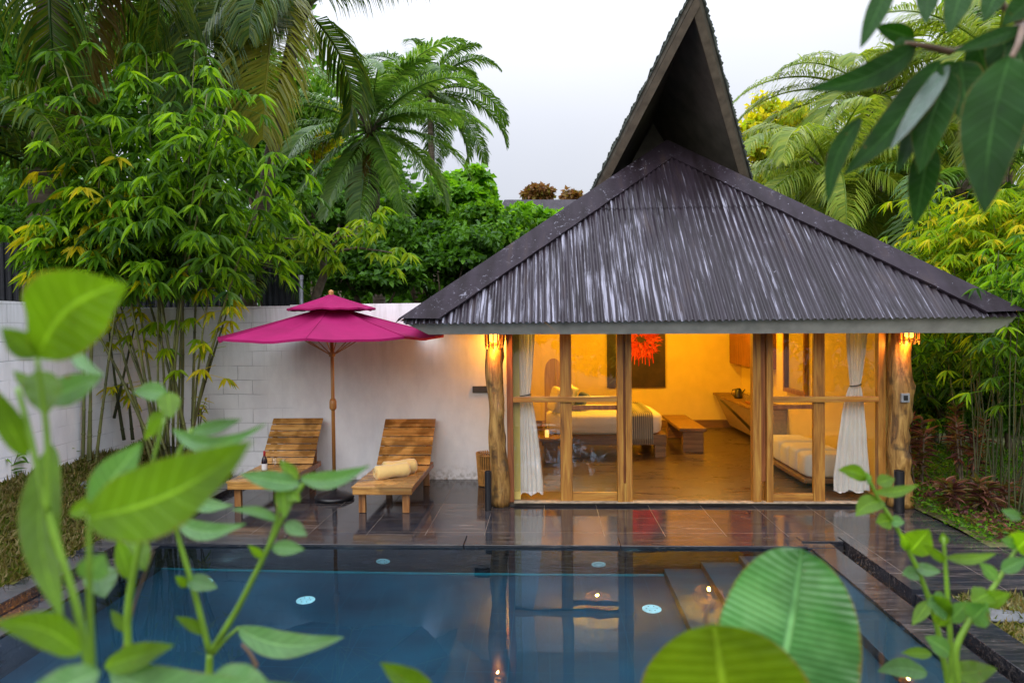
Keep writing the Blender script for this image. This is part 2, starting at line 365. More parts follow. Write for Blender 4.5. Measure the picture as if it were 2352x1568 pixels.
def watermat():
    t = NT('pool_water'); t.t.nodes.remove(t.b)
    b = t.n('ShaderNodeBump'); b.inputs['Strength'].default_value = .06; b.inputs['Distance'].default_value = .03; t.l(t.noise(t.coord((1, 1, 1)), 1.6, 3, .5), b.inputs['Height'])
    rf = t.n('ShaderNodeBsdfRefraction'); rf.inputs['IOR'].default_value = 1.333; rf.inputs['Roughness'].default_value = 0; rf.inputs['Color'].default_value = (.82, .96, 1, 1); t.l(b.outputs[0], rf.inputs['Normal'])
    gl = t.n('ShaderNodeBsdfGlossy'); gl.inputs['Roughness'].default_value = 0.0; gl.inputs['Color'].default_value = (.38, .50, .70, 1); t.l(b.outputs[0], gl.inputs['Normal'])
    lw = t.n('ShaderNodeLayerWeight'); lw.inputs['Blend'].default_value = .5
    fa = t.math('ADD', t.math('MULTIPLY', t.math('POWER', lw.outputs['Facing'], 4.0), .90), .02)
    ms = t.n('ShaderNodeMixShader'); t.l(fa, ms.inputs[0]); t.l(rf.outputs[0], ms.inputs[1]); t.l(gl.outputs[0], ms.inputs[2]); t.l(ms.outputs[0], t.out.inputs['Surface']); return t.m
MT['water'] = watermat()

# foliage palettes
LF = {
 'bamboo': leaf('bamboo_leaf_green', [(.03, .12, .01), (0.047, 0.162, 0.011), (0.095, 0.284, 0.014), (0.149, 0.392, 0.016), (0.216, 0.486, 0.020)], .45),
 'bamboo_dk': leaf('bamboo_leaf_dark', [(0.016, 0.074, 0.016), (0.041, 0.135, 0.016), (0.068, 0.203, 0.020)], .4),
 'lime': leaf('lime_leaf', [(0.162, 0.351, 0.016), (0.297, 0.486, 0.016), (0.459, 0.540, 0.027), (0.567, 0.486, 0.027)], .5),
 'lemon': leaf('bamboo_leaf_lemon', [(.08, .25, .01), (.15, .34, .012), (.24, .42, .015), (.12, .30, .01)], .5),
 'broad': leaf('broad_leaf_green', [(0.024, 0.101, 0.014), (0.047, 0.176, 0.016), (0.081, 0.270, 0.020)], .35),
 'bright': leaf('creeper_leaf_bright', [(0.054, 0.216, 0.014), (0.108, 0.351, 0.016), (0.162, 0.459, 0.027)], .4),
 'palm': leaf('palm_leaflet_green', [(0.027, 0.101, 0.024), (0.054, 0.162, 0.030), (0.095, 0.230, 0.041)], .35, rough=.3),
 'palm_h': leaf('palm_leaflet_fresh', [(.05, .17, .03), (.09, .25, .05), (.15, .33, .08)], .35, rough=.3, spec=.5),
 'palm_dk': leaf('palm_leaflet_dark', [(.018, .07, .016), (.045, .13, .02), (.10, .17, .02)], .4, rough=.35),  # deeper green leaflets used on the left palms and fronds
 'palm_y': leaf('palm_leaflet_yellowing', [(.08, .15, .012), (.14, .20, .015), (.22, .22, .018)], .5, rough=.35),
 'palm_b': leaf('palm_leaflet_brown', [(.10, .085, .012), (.17, .11, .015), (.09, .12, .015)], .5, rough=.5),
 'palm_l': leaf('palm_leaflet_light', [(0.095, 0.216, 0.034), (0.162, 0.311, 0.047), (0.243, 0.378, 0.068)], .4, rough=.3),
 'ti': leaf('ti_leaf_purple', [(.05, .015, .018), (.10, .035, .035), (.28, .12, .09), (.10, .11, .03), (.07, .09, .025)], .3),
 'rust': leaf('rusty_leaf', [(0.135, 0.068, 0.027), (0.243, 0.108, 0.041), (0.135, 0.162, 0.027)], .3),
 'under': leaf('undergrowth_leaf', [(0.027, 0.121, 0.014), (0.061, 0.216, 0.016), (0.121, 0.338, 0.020)], .4),
}

# ------------------------------------------------------------------ foliage geometry
def frames(d, nrm):
    """rotation matrices whose columns are (side, along, normal)"""
    d = d/np.linalg.norm(d, axis=1)[:, None]
    x = np.cross(d, nrm); x /= np.linalg.norm(x, axis=1)[:, None]+1e-9
    z = np.cross(x, d); return np.stack([x, d, z], 2)
def leaf_tpl(kind='lance', fold=.18, droop=.25):
    if kind == 'quad':      # small leaf: folded rhombus
        v = [(0, 0, 0), (.5, .45, fold*.5), (0, 1, -droop*.4), (-.5, .45, fold*.5)]
        return np.array(v), None, np.array([(0, 1, 2), (0, 2, 3)])
    ts = {'lance': ([0, .18, .42, .7, 1], [.10, .8, 1, .66, .03]), 'oval': ([0, .15, .4, .7, .9, 1], [.08, .72, 1, .8, .38, .03])}[kind]
    v = []; q = []
    for t, w in zip(*ts):
        z = -droop*t*t; v += [(-w/2, t, z+fold*w/2), (0, t, z), (w/2, t, z+fold*w/2)]
    for i in range(len(ts[0])-1):
        a = i*3; q += [(a, a+1, a+4, a+3), (a+1, a+2, a+5, a+4)]
    return np.array(v), np.array(q), None
def scatter(mb, tpl, pos, d, nrm, L, W):
    v, q, t = tpl; N = len(pos); k = len(v)
    Rm = frames(d, nrm); s = np.stack([W, L, L], 1)
    vv = v[None]*s[:, None, :]
    vv = np.einsum('nij,nkj->nki', Rm, vv)+pos[:, None, :]
    off = (np.arange(N)*k)[:, None, None]
    mb.add(vv.reshape(-1, 3), (q[None]+off).reshape(-1, 4) if q is not None else None, (t[None]+off).reshape(-1, 3) if t is not None else None)
def unit(n, r=rng):
    a = r.normal(size=(n, 3)); return a/np.linalg.norm(a, axis=1)[:, None]
def frond(mb, base, az, el, L, droop, n=44, ll=.75, w=.035, r=rng, sweep=0.0, hang=.55, rach=None):
    """one coconut frond; az around Z, el the starting elevation"""
    K = 16; p = np.array(base, float); pts = [p]; e = el; a = az
    for i in range(K):
        d = np.array([cos(a)*cos(e), sin(a)*cos(e), sin(e)]); p = p+d*L/K; pts.append(p)
        e -= droop/K*(0.5+1.2*i/K); a += sweep/K
    pts = np.array(pts)
    (rach or mb).tube(pts, np.linspace(.035, .006, K+1)*L/3.2, 5, cap=False)
    t = np.linspace(.14, .99, n); idx = t*K; i0 = np.minimum(idx.astype(int), K-1); fr = (idx-i0)[:, None]
    P = pts[i0]*(1-fr)+pts[i0+1]*fr; T = pts[i0+1]-pts[i0]; T /= np.linalg.norm(T, axis=1)[:, None]
    side = np.cross(T, [0, 0, 1.0]); side /= np.linalg.norm(side, axis=1)[:, None]+1e-6
    up = np.cross(side, T)
    ln = ll*np.clip(np.sin(np.pi*np.clip(t*.86+.12, 0, 1))**.6, .15, 1)
    for sg in (-1, 1):
        l = ln*r.uniform(.82, 1.08, n)
        fwd = (.35+.75*t**1.5)[:, None]
        d0 = side*sg+T*fwd+up*.25+r.normal(scale=.07, size=(n, 3)); d0 /= np.linalg.norm(d0, axis=1)[:, None]
        hg = hang*r.uniform(.6, 1.3, n)[:, None]
        d1 = d0+np.array([0, 0, -1.0])*hg; d1 /= np.linalg.norm(d1, axis=1)[:, None]
        d2 = d0+np.array([0, 0, -1.0])*hg*2.4; d2 /= np.linalg.norm(d2, axis=1)[:, None]
        l = l[:, None]; A = P; B = A+d0*l*.35; C2 = B+d1*l*.35; D = C2+d2*l*.3
        wv = np.cross(d0, up*.8+T*.6*sg); wv /= np.linalg.norm(wv, axis=1)[:, None]+1e-6; wv *= w*.5
        V = np.stack([A-wv*.5, A+wv*.5, B-wv, B+wv, C2-wv*.8, C2+wv*.8, D], 1).reshape(-1, 3)
        o = (np.arange(n)*7)[:, None]
        mb.add(V, np.concatenate([o+np.array([0, 1, 3, 2]), o+np.array([2, 3, 5, 4])]), o+np.array([4, 5, 6]))
def palm(name, label, cat, crown, base, L, nf=20, seed=1, mat='palm', group=None, els=(1.2, -.5), droop=1.5, ll=.75, n=44, w=.035, custom=None, trunk_r=.15, hang=.55, dead=0, lean=.0):
    r = np.random.default_rng(seed); crown = np.array(crown, float); base = np.array(base, float)
    root = thing(name, label, cat, tuple(base), group=group); mb = MB(); yb = MB()
    for k in range(nf):
        az = k*2.39996+r.uniform(-.25, .25); f = k/(nf-1); el = els[0]*(1-f)+els[1]*f+r.uniform(-.12, .12)
        frond(mb, crown, az, el, L*r.uniform(.85, 1.08)*(.75+.25*min(1, f*3)), droop*r.uniform(.8, 1.2), n, ll, w, r, r.uniform(-.3, .3), hang)
    for c in (custom or []): frond(mb, crown, *c, n=n, ll=ll, w=w, r=r, hang=hang)
    mb.build('crown', LF[mat], root, local=base)
    if dead:
        for k in range(dead): frond(yb, crown, r.uniform(3.6, 5.6), -.9+r.uniform(-.3, .2), L*.8, .6, n, ll*.7, w, r, 0, .8)
        yb.build('dead_frond', LF['palm_b'], root, local=base)
    m = MB(); K = 14; t = np.linspace(0, 1, K)[:, None]; pts = base*(1-t)+crown*t
    pts[:, 0] += lean*np.sin(pi*t[:, 0]); rr = trunk_r*(1.15-.4*t[:, 0]); rr[0] *= 1.35
    m.tube(pts, rr, 12)
    for k in range(9):      # husks at the crown
        a = k*2.4; m.tube([crown+np.array([cos(a)*.05, sin(a)*.05, -.25]), crown+np.array([cos(a)*.22, sin(a)*.22, .1]), crown+np.array([cos(a)*.5, sin(a)*.5, .35])], [.07, .05, .02], 6)
    m.build('trunk', MT['palmbark'], root, smooth=True, local=base)
    return root
def fan_clusters(mb, pos, out, r, nl=7, L=.32, W=.045, tpl=None):
    """drooping fans of lance-shaped leaflets at each point"""
    tpl = tpl or leaf_tpl('lance', .2, .22); N = len(pos)
    P = np.repeat(pos, nl, 0); O = np.repeat(out, nl, 0)
    a = np.tile(np.linspace(-1.35, 1.35, nl), N)+r.normal(scale=.12, size=N*nl)
    O = O/np.linalg.norm(O, axis=1)[:, None]; sd_ = np.cross(O, [0, 0, 1.0]); sd_ /= np.linalg.norm(sd_, axis=1)[:, None]+1e-6
    d = O*np.cos(a)[:, None]+sd_*np.sin(a)[:, None]+np.array([0, 0, -1.0])*r.uniform(.25, .9, N*nl)[:, None]
    nm = np.array([0, 0, 1.0])+O*.5+r.normal(scale=.15, size=(N*nl, 3))
    l = L*r.uniform(.7, 1.15, N*nl)*(1-.25*np.abs(a)/1.35)
    scatter(mb, tpl, P, d, nm, l, W*r.uniform(.8, 1.2, N*nl))
def culm(mb, base, top, rad=.022, bend=(0, 0), n=10):
    base = np.array(base, float); top = np.array(top, float); t = np.linspace(0, 1, n)
    p = base+(top-base)*t[:, None]; p[:, 0] += bend[0]*t*t; p[:, 1] += bend[1]*t*t
    mb.tube(p, rad*(1-.6*t), 6); 
    for q in range(int(np.linalg.norm(top-base)/.32)):
        tt = (q+.5)*.32/np.linalg.norm(top-base); c = base+(top-base)*tt; c[0] += bend[0]*tt*tt; c[1] += bend[1]*tt*tt
        d = (top-base)/np.linalg.norm(top-base)*.012; rr_ = rad*(1-.6*tt)*1.25; mb.tube([c-d, c, c+d], [rr_*.85, rr_, rr_*.85], 6)
    return p
def bamboo_clump(name, label, culms, nclus, mat, r, L=.32, W=.045, group=None, zmin=1.6, spread=.7, mat2=None, env=None, cmat=None, rad=(.016, .026)):
    """culms: list of (base, top, bend); leaf fans grow along their upper parts"""
    b0 = np.mean([c[0] for c in culms], 0); root = thing(name, label, 'bamboo', tuple(b0), group=group)
    cm = MB(); lines = []
    for b, t_, bd in culms: lines.append(culm(cm, b, t_, r.uniform(*rad), bd))
    cm.build('culm', cmat or MT['culm'], root, smooth=True, local=b0)
    for part, frac, mt in (('foliage', .65, mat), ('foliage', .35, mat2 or mat)):
        P = []; O = []
        while len(P) < nclus*frac:
            ln = lines[r.integers(len(lines))]; t = r.uniform(.2, 1)*(len(ln)-1); i = min(int(t), len(ln)-2)
            c = ln[i]*(1-(t-i))+ln[i+1]*(t-i)
            if c[2] < zmin: continue
            a = r.uniform(0, 2*pi); rd = spread*r.uniform(.1, 1)**.7
            o = np.array([cos(a), sin(a), 0]); P.append(c+o*rd+[0, 0, r.uniform(-.25, .25)]); O.append(o+[0, 0, .01])
        if frac > .5:
            for ln in lines:
                for f_ in (1.0, .95, .9, .82):
                    if ln[-1][2] > zmin: P.append(ln[-1]*f_+ln[0]*(1-f_)+r.normal(size=3)*.04); a = r.uniform(0, 2*pi); O.append(np.array([cos(a), sin(a), .01]))
        mb = MB(); fan_clusters(mb, np.array(P), np.array(O), r, L=L, W=W)
        for p, o in zip(P, O): mb.tube([p-o*.25-[0, 0, -.05], p], .004, 3, cap=False)
        mb.build(part, mt, root, local=b0)
    return root
MT['culm'] = plain('bamboo_culm', (.10, .11, .028), .45, nscale=3, var=.6)
MT['culm_dk'] = plain('dark_culm', (.035, .042, .010), .8, nscale=3, var=.6)
def lump_points(c, rad, n, r, K=14, sub=.42):
    """points on the shells of many small lumps filling an ellipsoid; returns points and outward directions"""
    cs = unit(K, r)*r.uniform(.35, .95, K)[:, None]; sc_k = r.uniform(.6, 1.25, K)
    k = r.integers(0, K, n); u = unit(n, r); u[:, 2] = np.abs(u[:, 2])*.9-.25*r.random(n)
    rr_ = sub*(r.uniform(.7, 1.15, n)*sc_k[k])[:, None]
    return np.array(c)+(cs[k]+u*rr_)*np.array(rad), u
def bush(name, label, cat, c, rad, n, mat, size=.11, seed=0, group=None, base=None, K=34, kind='quad', trunk=True, ratio=.62, sub=.30, limbs=5):
    r = np.random.default_rng(seed+50); c = np.array(c, float); rad = np.array(rad, float)
    base = np.array(base if base is not None else (c[0], c[1], 0.0), float)
    root = thing(name, label, cat, tuple(base), group=group); mb = MB()
    p, u = lump_points(c, rad, n, r, K, sub)
    d = u*.5+unit(n, r)*.8+np.array([0, 0, -.45]); nm = u+np.array([0, 0, .5])+unit(n, r)*.45
    L = size*r.uniform(.6, 1.3, n); scatter(mb, leaf_tpl(kind), p, d, nm, L, L*ratio)
    mb.build('crown', LF[mat], root, local=base)
    if trunk:
        m = MB(); mid = base*.45+c*.55; tr = max(.05, rad.max()*.05)
        m.tube([base, (base+mid)/2+[.05, 0, 0], mid], [tr*1.3, tr, tr*.8], 8)
        for k in range(limbs):
            e = c+unit(1, r)[0]*rad*.6; e[2] = max(e[2], mid[2]+.1); m.tube([mid, (mid+e)/2+[0, 0, .1], e], [tr*.7, tr*.45, tr*.15], 6)
        m.build('trunk', MT['bark'], root, smooth=True, local=base)
    return root

# ================================================================== SETTING
S = dict(kind='structure')
def struct(o): o['kind'] = 'structure'; return o
MT['soil'] = plain('garden_soil', (.045, .036, .022), .9, nscale=7, var=.5, bump=.6)
MT['lawn'] = plain('lawn_ground', (.10, .10, .035), .95, nscale=9, var=.5, bump=.5)
PX0, PX1, PY0, PY1 = -4.20, 2.74, 2.2, 7.17     # the water's outline
m = MB(); B = 900
for x0, x1, y0, y1 in ((-B, -4.75, -B, B), (3.4, B, -B, B), (-4.75, 3.4, -B, PY0-.3), (-4.75, 3.4, 7.3, B)):
    m.add([(x0, y0, -.1), (x1, y0, -.1), (x1, y1, -.1), (x0, y1, -.1)], [(0, 1, 2, 3)])
struct(m.build('ground', MT['soil']))
# deck, with its tiles in the material
m = MB(); m.box(-4.75, 4.5, 7.46, 10.3, -.3, 0); m.box(3.12, 4.5, 6.0, 7.46, -.3, 0); m.box(4.5, 9.0, 6.0, 7.15, -.3, 0)
struct(m.build('deck', MT['slate']))
m = MB()
for a, b in ((-4.45, -2.9), (-2.895, -.9), (-.895, .75), (.755, 2.66)): m.box(a, b, 7.13, 7.455, -.13, .003)
m.box(2.665, 3.10, 7.30, 7.455, -.13, .003); m.box(2.665, 2.96, 7.13, 7.295, -.13, -.012)
struct(m.build('coping', MT['slate_edge'], bevel=.006))
m = MB()
m.box(2.70, 2.96, PY0-.3, 7.125, -.2, -.016); m.box(2.965, 3.115, PY0-.3, 7.125, -.3, -.13); m.box(-4.47, PX0+.02, PY0-.3, 7.125, -.3, -.012); m.box(-4.45, 3.12, PY0-.6, PY0-.31, -.2, 0)
struct(m.build('pool_edge', MT['slate_edge'], bevel=.006))
m = MB(); m.box(3.14, 3.42, PY0-.3, 5.99, -.25, -.03); struct(m.build('gutter_edge', MT['slate_edge'], bevel=.006))
m = MB()
y = PY0
while y < 10.2: m.box(-4.78, -4.48, y, min(y+.88, 10.22), -.3, .075+.012*sin(y*3)); y += .885
struct(m.build('kerb', MT['slate_edge'], bevel=.008))
# pool basin
zf = -.85
m = MB()
m.add([(PX0, PY0, zf), (PX1, PY0, zf), (PX1, PY1, zf), (PX0, PY1, zf)], [(0, 1, 2, 3)])
struct(m.build('pool_floor', MT['pooltile']))
m = MB(); T = .15
m.box(PX0-T, PX1+T, PY1, PY1+T, zf-.02, -.132); m.box(PX0-T, PX0, PY0-T, PY1, zf-.02, -.305+.1); m.box(PX1, PX1+T, PY0-T, PY1, zf-.02, -.205); m.box(PX0, PX1, PY0-T, PY0, zf-.02, -.205)
struct(m.build('pool_wall', MT['slate_wall']))
m = MB()
m.box(PX0, 1.2, PY1-.03, PY1-.002, zf+.003, zf+.035); struct(m.build('pool_skirting', plain('pale_pool_edge', (.01, .22, .28), .4)))
m = MB()
for i in range(4): m.box(1.20+i*.385, PX1-.002, 4.4-.004*i, PY1-.004, (zf+.004 if i == 0 else zf+.19*i-.01), zf+.19*(i+1)-.05*(i > 0)*0)
struct(m.build('pool_steps', MT['steptile'], bevel=.008))
m = MB(); nx, ny = 2, 2
m.add([(PX0-.02, PY0, -.026), (PX1+.02, PY0, -.026), (PX1+.02, PY1-.001, -.026), (PX0-.02, PY1-.001, -.026)], [(0, 1, 2, 3)])
struct(m.build('water', MT['water']))
# sloping lawn on the left
def lawn(name, x0, x1, y0, y1, zfun, nx=40, ny=60):
    X = np.linspace(x0, x1, nx); Y = np.linspace(y0, y1, ny); V = []; q = []
    for i in range(nx):
        for j in range(ny): V.append((X[i], Y[j], zfun(X[i], Y[j])))
    for i in range(nx-1):
        for j in range(ny-1): a = i*ny+j; q.append((a, a+ny, a+ny+1, a+1))
    return struct(MB().add(V, q).build(name, MT['lawn'], smooth=True))
def zl(x, y): t = min(1, max(0, (-4.78-x)/1.4)); return .03+.52*t**1.3+.03*sin(x*7+y*5)*t
def zr(x, y): return -.06+.02*sin(x*4+y*3)
lawn('lawn', -6.3, -4.76, 1.0, 10.3, zl)
lawn('lawn', 3.42, 12, 1.0, 5.99, zr)
lawn('garden_bed', 4.505, 16, 7.155, 22, lambda x, y: .0+.02*sin(x*5+y*3)+.03*(y-7)-.02)
def grass(n, xr, yr, zfun, seed, hl=.09, name='grass', label=None):
    r = np.random.default_rng(seed); x = r.uniform(*xr, n); y = r.uniform(*yr, n)
    z = np.array([zfun(a, b) for a, b in zip(x, y)])-.01; mb = MB()
    d = r.normal(scale=.55, size=(n, 3)); d[:, 2] = r.uniform(.35, 1, n); nm = unit(n, r)+[0, 0, .3]
    scatter(mb, leaf_tpl('quad', droop=.5), np.stack([x, y, z], 1), d, nm, hl*r.uniform(.5, 1.6, n), r.uniform(.006, .013, n))
    o = mb.build(name, MT['grass']); o['kind'] = 'stuff'; o['label'] = label; o['category'] = 'grass'
grass(42000, (-6.2, -4.82), (3.2, 10.2), zl, 1, .10, label='dry and green grass on the sloping bank left of the pool')
grass(16000, (3.44, 6.5), (3.4, 5.97), zr, 2, .07, label='short patchy grass beside the right pool edge')
STONES = [(2232, 1398, .20, .09, 'flat grey stepping stone in the right grass, nearer the deck corner'), (2322, 1412, .24, .10, 'flat grey stepping stone at the right frame edge in the grass')]
p = atz(396, 1022, .5); m = MB(); r = np.random.default_rng(3)
def boulder(c, rad, r, n=10):
    V = []; q = []
    for i in range(n+1):
        for j in range(2*n):
            th = pi*i/n; ph = pi*j/n; k = 1+.09*sin(3*ph+th*2)+.06*cos(5*th+ph)
            V.append((c[0]+rad[0]*k*sin(th)*cos(ph), c[1]+rad[1]*k*sin(th)*sin(ph), c[2]+rad[2]*k*cos(th)))
    for i in range(n):
        for j in range(2*n): q.append((i*2*n+j, (i+1)*2*n+j, (i+1)*2*n+(j+1) % (2*n), i*2*n+(j+1) % (2*n)))
    return V, q
V, q = boulder((-5.55, 9.75, .42), (.3, .22, .16), r); tag(MB().add(V, q).build('boulder', MT['stone'], smooth=True), 'grey boulder behind the bamboo culms against the white wall', 'stone')
V, q = boulder((-5.75, 8.2, .30), (.22, .2, .13), r); tag(MB().add(V, q).build('boulder', MT['stone'], smooth=True), 'pale boulder in the grass beside the leftmost bamboo culms', 'stone')

for x, y, a, b, lb in STONES:
    p = atz(x, y, -.03); V, q = boulder((p[0], p[1], -.045), (a, b, .035), None, 10); tag(MB().add(V, q).build('stepping_stone', MT['stone'], smooth=True), lb, 'stone', 'stepping stones in the right grass')
# boundary walls
tag(box('boundary_wall', MT['wall'], (-6.36, -6.2, .5, 10.42, -.1, 2.66)), 'white block wall running along the left side of the garden', 'wall', 'white boundary walls')
tag(box('boundary_wall', MT['wall'], (-6.2, -3.9, 10.25, 10.42, -.1, 2.655)), 'white painted block wall with visible joints behind the bamboo', 'wall', 'white boundary walls')
tag(box('boundary_wall', MT['wall'], (-3.9, -.52, 10.235, 10.44, -.1, 2.67)), 'smooth white rendered wall behind the two loungers', 'wall', 'white boundary walls')
# dark sheet fences and pipes beyond the wall
def ribfence(a, b, z0, z1a, z1b, label, cat='fence', pitch=.1):
    root = thing('sheet_fence', label, cat, (a[0], a[1], 0)); L = math.dist(a, b); n = int(L/pitch)*4; V = []; q = []
    ux, uy = (b[0]-a[0])/L, (b[1]-a[1])/L
    for i in range(n+1):
        t = i/n; o = .012*(1 if i % 4 in (1, 2) else -1)
        x = a[0]+ux*L*t-uy*o; y = a[1]+uy*L*t+ux*o
        V += [(x, y, z0), (x, y, z1a+(z1b-z1a)*t)]
    for i in range(n): q.append((2*i, 2*i+2, 2*i+3, 2*i+1))
    MB().add(V, q).build('sheet', MT['darkfence'], root, local=(a[0], a[1], 0))
    for t in (0, .5, 1): MB().box(a[0]+ux*L*t-.03, a[0]+ux*L*t+.03, a[1]+uy*L*t+.03, a[1]+uy*L*t+.09, z0, z1a+(z1b-z1a)*t).build('fence_post', MT['black'], root, local=(a[0], a[1], 0))
p1 = aty(-20, 540, 10.9); p2 = aty(330, 618, 12.6); ribfence((p1[0]-1, 10.6), (p2[0]+1.2, 13.2), -.1, p1[2]+.05, p2[2], 'dark corrugated sheet fence beyond the left boundary wall')
p1 = aty(604, 613, 11.0); p2 = aty(688, 635, 11.0); ribfence((p1[0], 11.0), (p2[0], 11.0), -.1, p1[2], p2[2]+.02, 'short navy sheet fence panel between the two grey pipes')
for x, yt, yd, lb in ((551, 666, 10.6, 'short grey vent pipe rising behind the white wall'), (691, 632, 10.6, 'taller grey pipe beside the navy fence panel')):
    p = aty(x, yt, yd); m = MB(); m.tube([(p[0], yd, 0), (p[0], yd, p[2]-.06)], .032, 12); m.tube([(p[0], yd, p[2]-.07), (p[0], yd, p[2])], .042, 12)
    tag(m.build('pipe', MT['galv'], smooth=False), lb, 'pipe', 'grey pipes behind the boundary wall')

# ================================================================== BUNGALOW
bung = thing('bungalow', 'open fronted pavilion villa with steep weathered corrugated hip roof and pointed gable', 'bungalow', (1.9, 8.8, 0))
BL0 = (1.9, 8.8, 0)
def bp(mb, name, mat, **k): return mb.build(name, mat, bung, local=BL0, **k)
FY = 8.8
bp(MB().box(-.52, 4.30, FY-.02, 15.3, -.05, .035), 'floor', None)
def floormat():
    t = NT('polished_cement_floor'); f = t.noise(t.coord((1, 5, 5)), 2.2, 7, .65, .8)
    t.bump(f, .08, .003); return t.set(Base_Color=t.ramp(f, [(.3, (.055, .038, .026)), (.7, (.13, .095, .065))]), Roughness=t.ramp(f, [(.3, .22), (.7, .45)]))
MT['cement'] = floormat(); bpy.data.objects['floor'].data.materials.append(MT['cement'])
m = MB(); m.box(-.52, -.36, 8.9, 15.36, .036, 2.99); bp(m, 'wall', MT['plaster'])
m = MB(); m.box(4.26, 4.42, 8.9, 15.36, .036, 2.99); bp(m, 'wall', MT['plaster'])
m = MB(); m.box(-.36, 4.26, 15.2, 15.36, .036, 2.99); bp(m, 'wall', MT['plaster'])
bp(MB().box(-.36, 4.26, 15.15, 15.197, .036, .2), 'skirting', MT['bedwood'])
bp(MB().box(-.55, 4.5, 8.85, 15.4, 2.992, 3.05), 'ceiling', MT['plaster'])
bp(MB().box(-.6, 4.45, FY-.06, FY+.07, 2.86, 2.99), 'lintel', MT['teak_x'], bevel=.005)
# roof
EL, ER, EY, EZ = -1.72, 5.35, 7.95, 2.38
AX, AY, AZ = 1.90, 10.8, 5.14; RB = 14.3; EB = 16.6
sl = np.array([0, AY-EY, AZ-EZ]); SL = np.linalg.norm(sl); sdir = sl/SL; snrm = np.cross([1, 0, 0], sdir)
def corr(v0, v1, off, name):
    st = .076/8; xs = np.arange(EL+.05, ER-.05, st); V = []; q = []; R = 9
    for i, x in enumerate(xs):
        vm = min((x-EL)/(AX-EL), (ER-x)/(ER-AX))*SL
        a = min(v0, vm); b = min(v1, vm); h = off+.014*cos(2*pi*x/.076)
        for j in range(R):
            s_ = a+(b-a)*j/(R-1); V.append(np.array([x, EY, EZ])+sdir*s_+snrm*h)
    for i in range(len(xs)-1):
        for j in range(R-1): a = i*R+j; q.append((a, a+R, a+R+1, a+1))
    o = bp(MB().add(V, q), name, MT['roof'], smooth=True); return o
corr(-.05, SL*.565, 0, 'roof_sheet'); corr(SL*.55, SL, .010, 'roof_sheet')
A = np.array([AX, AY, AZ]); A2 = np.array([AX, RB, AZ])
cFL = np.array([EL, EY, EZ]); cFR = np.array([ER, EY, EZ]); cBL = np.array([EL, EB, EZ]); cBR = np.array([ER, EB, EZ])
m = MB(); m.add([cFL, cBL, A2, A], [(0, 1, 2, 3)]); bp(m, 'roof_slope', MT['cap'])
m = MB(); m.add([cFR, A, A2, cBR], [(0, 1, 2, 3)]); bp(m, 'roof_slope', MT['cap'])
m = MB(); m.add([cBL, cBR, A2], t=[(0, 1, 2)]); bp(m, 'roof_slope', MT['cap'])
# soffit under the slopes
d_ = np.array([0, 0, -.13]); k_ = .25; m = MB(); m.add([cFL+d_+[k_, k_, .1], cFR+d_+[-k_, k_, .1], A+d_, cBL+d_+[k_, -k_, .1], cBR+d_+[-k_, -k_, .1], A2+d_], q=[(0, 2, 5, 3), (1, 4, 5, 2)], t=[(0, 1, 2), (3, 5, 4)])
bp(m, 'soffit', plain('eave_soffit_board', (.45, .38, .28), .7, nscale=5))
# hip flashings: folded bands
for c, sx, bw in ((cFL, 1, .47), (cFR, -1, .42)):
    n = 30; V = []; q = []; tm = 1-bw/abs(AX-c[0])
    for i in range(n+1):
        t = i/n; p = c*(1-t)+A*t+snrm*.045-[0, .03*(1-t), 0]; q0 = c+[sx*bw, 0, 0]; q1 = np.array([AX, EY+(AY-EY)*tm, EZ+(AZ-EZ)*tm]); i2 = q0*(1-t)+q1*t+snrm*(.032+.004*sin(i*1.9))-[0, .03*(1-t), 0]
        V += [p+np.array([-sx*.05, .03, -.06]), p, i2, i2-snrm*.03]
    for i in range(n):
        for j in range(3): a = i*4+j; q.append((a, a+1, a+5, a+4) if sx > 0 else (a, a+4, a+5, a+1))
    bp(MB().add(V, q), 'hip_flashing', MT['cap'])
# lower corner ends of the flashings overlap the fascia
# fascia ring leaning in
top = [(EL+.03, EY+.04), (ER-.03, EY+.04), (ER-.03, EB), (EL+.03, EB)]; bot = [(EL+.31, EY+.17), (ER-.12, EY+.17), (ER-.12, EB-.2), (EL+.31, EB-.2)]
ztl, ztr = 2.365, 2.365; zb = [2.215, 2.165, 2.14, 2.215]
names = []
for i in range(4):
    j = (i+1) % 4; a = np.array([*top[i], 2.366]); b = np.array([*top[j], 2.366]); c = np.array([*bot[j], zb[j]]); d = np.array([*bot[i], zb[i]])
    ins = np.array([(c+d)[0]/2-(a+b)[0]/2, (c+d)[1]/2-(a+b)[1]/2, 0]); ins = ins/np.linalg.norm(ins)*.03; ins = [np.array([0, .03, 0]), np.array([-.03, 0, 0]), np.array([0, -.03, 0]), np.array([.03, 0, 0])][i]
    cuts = [0, .235, .49, .74, 1] if i == 0 else [0, 1]
    for u0, u1 in zip(cuts[:-1], cuts[1:]):
        u0 += .0004 if u0 else 0; a_, b_, c_, e_ = a+(b-a)*u0, a+(b-a)*u1, d+(c-d)*u1, d+(c-d)*u0
        m = MB(); m.add([a_, b_, c_, e_, a_+ins, b_+ins, c_+ins, e_+ins], [(0, 1, 2, 3), (7, 6, 5, 4), (3, 2, 6, 7), (0, 4, 5, 1)]); bp(m, 'fascia', MT['fascia'])
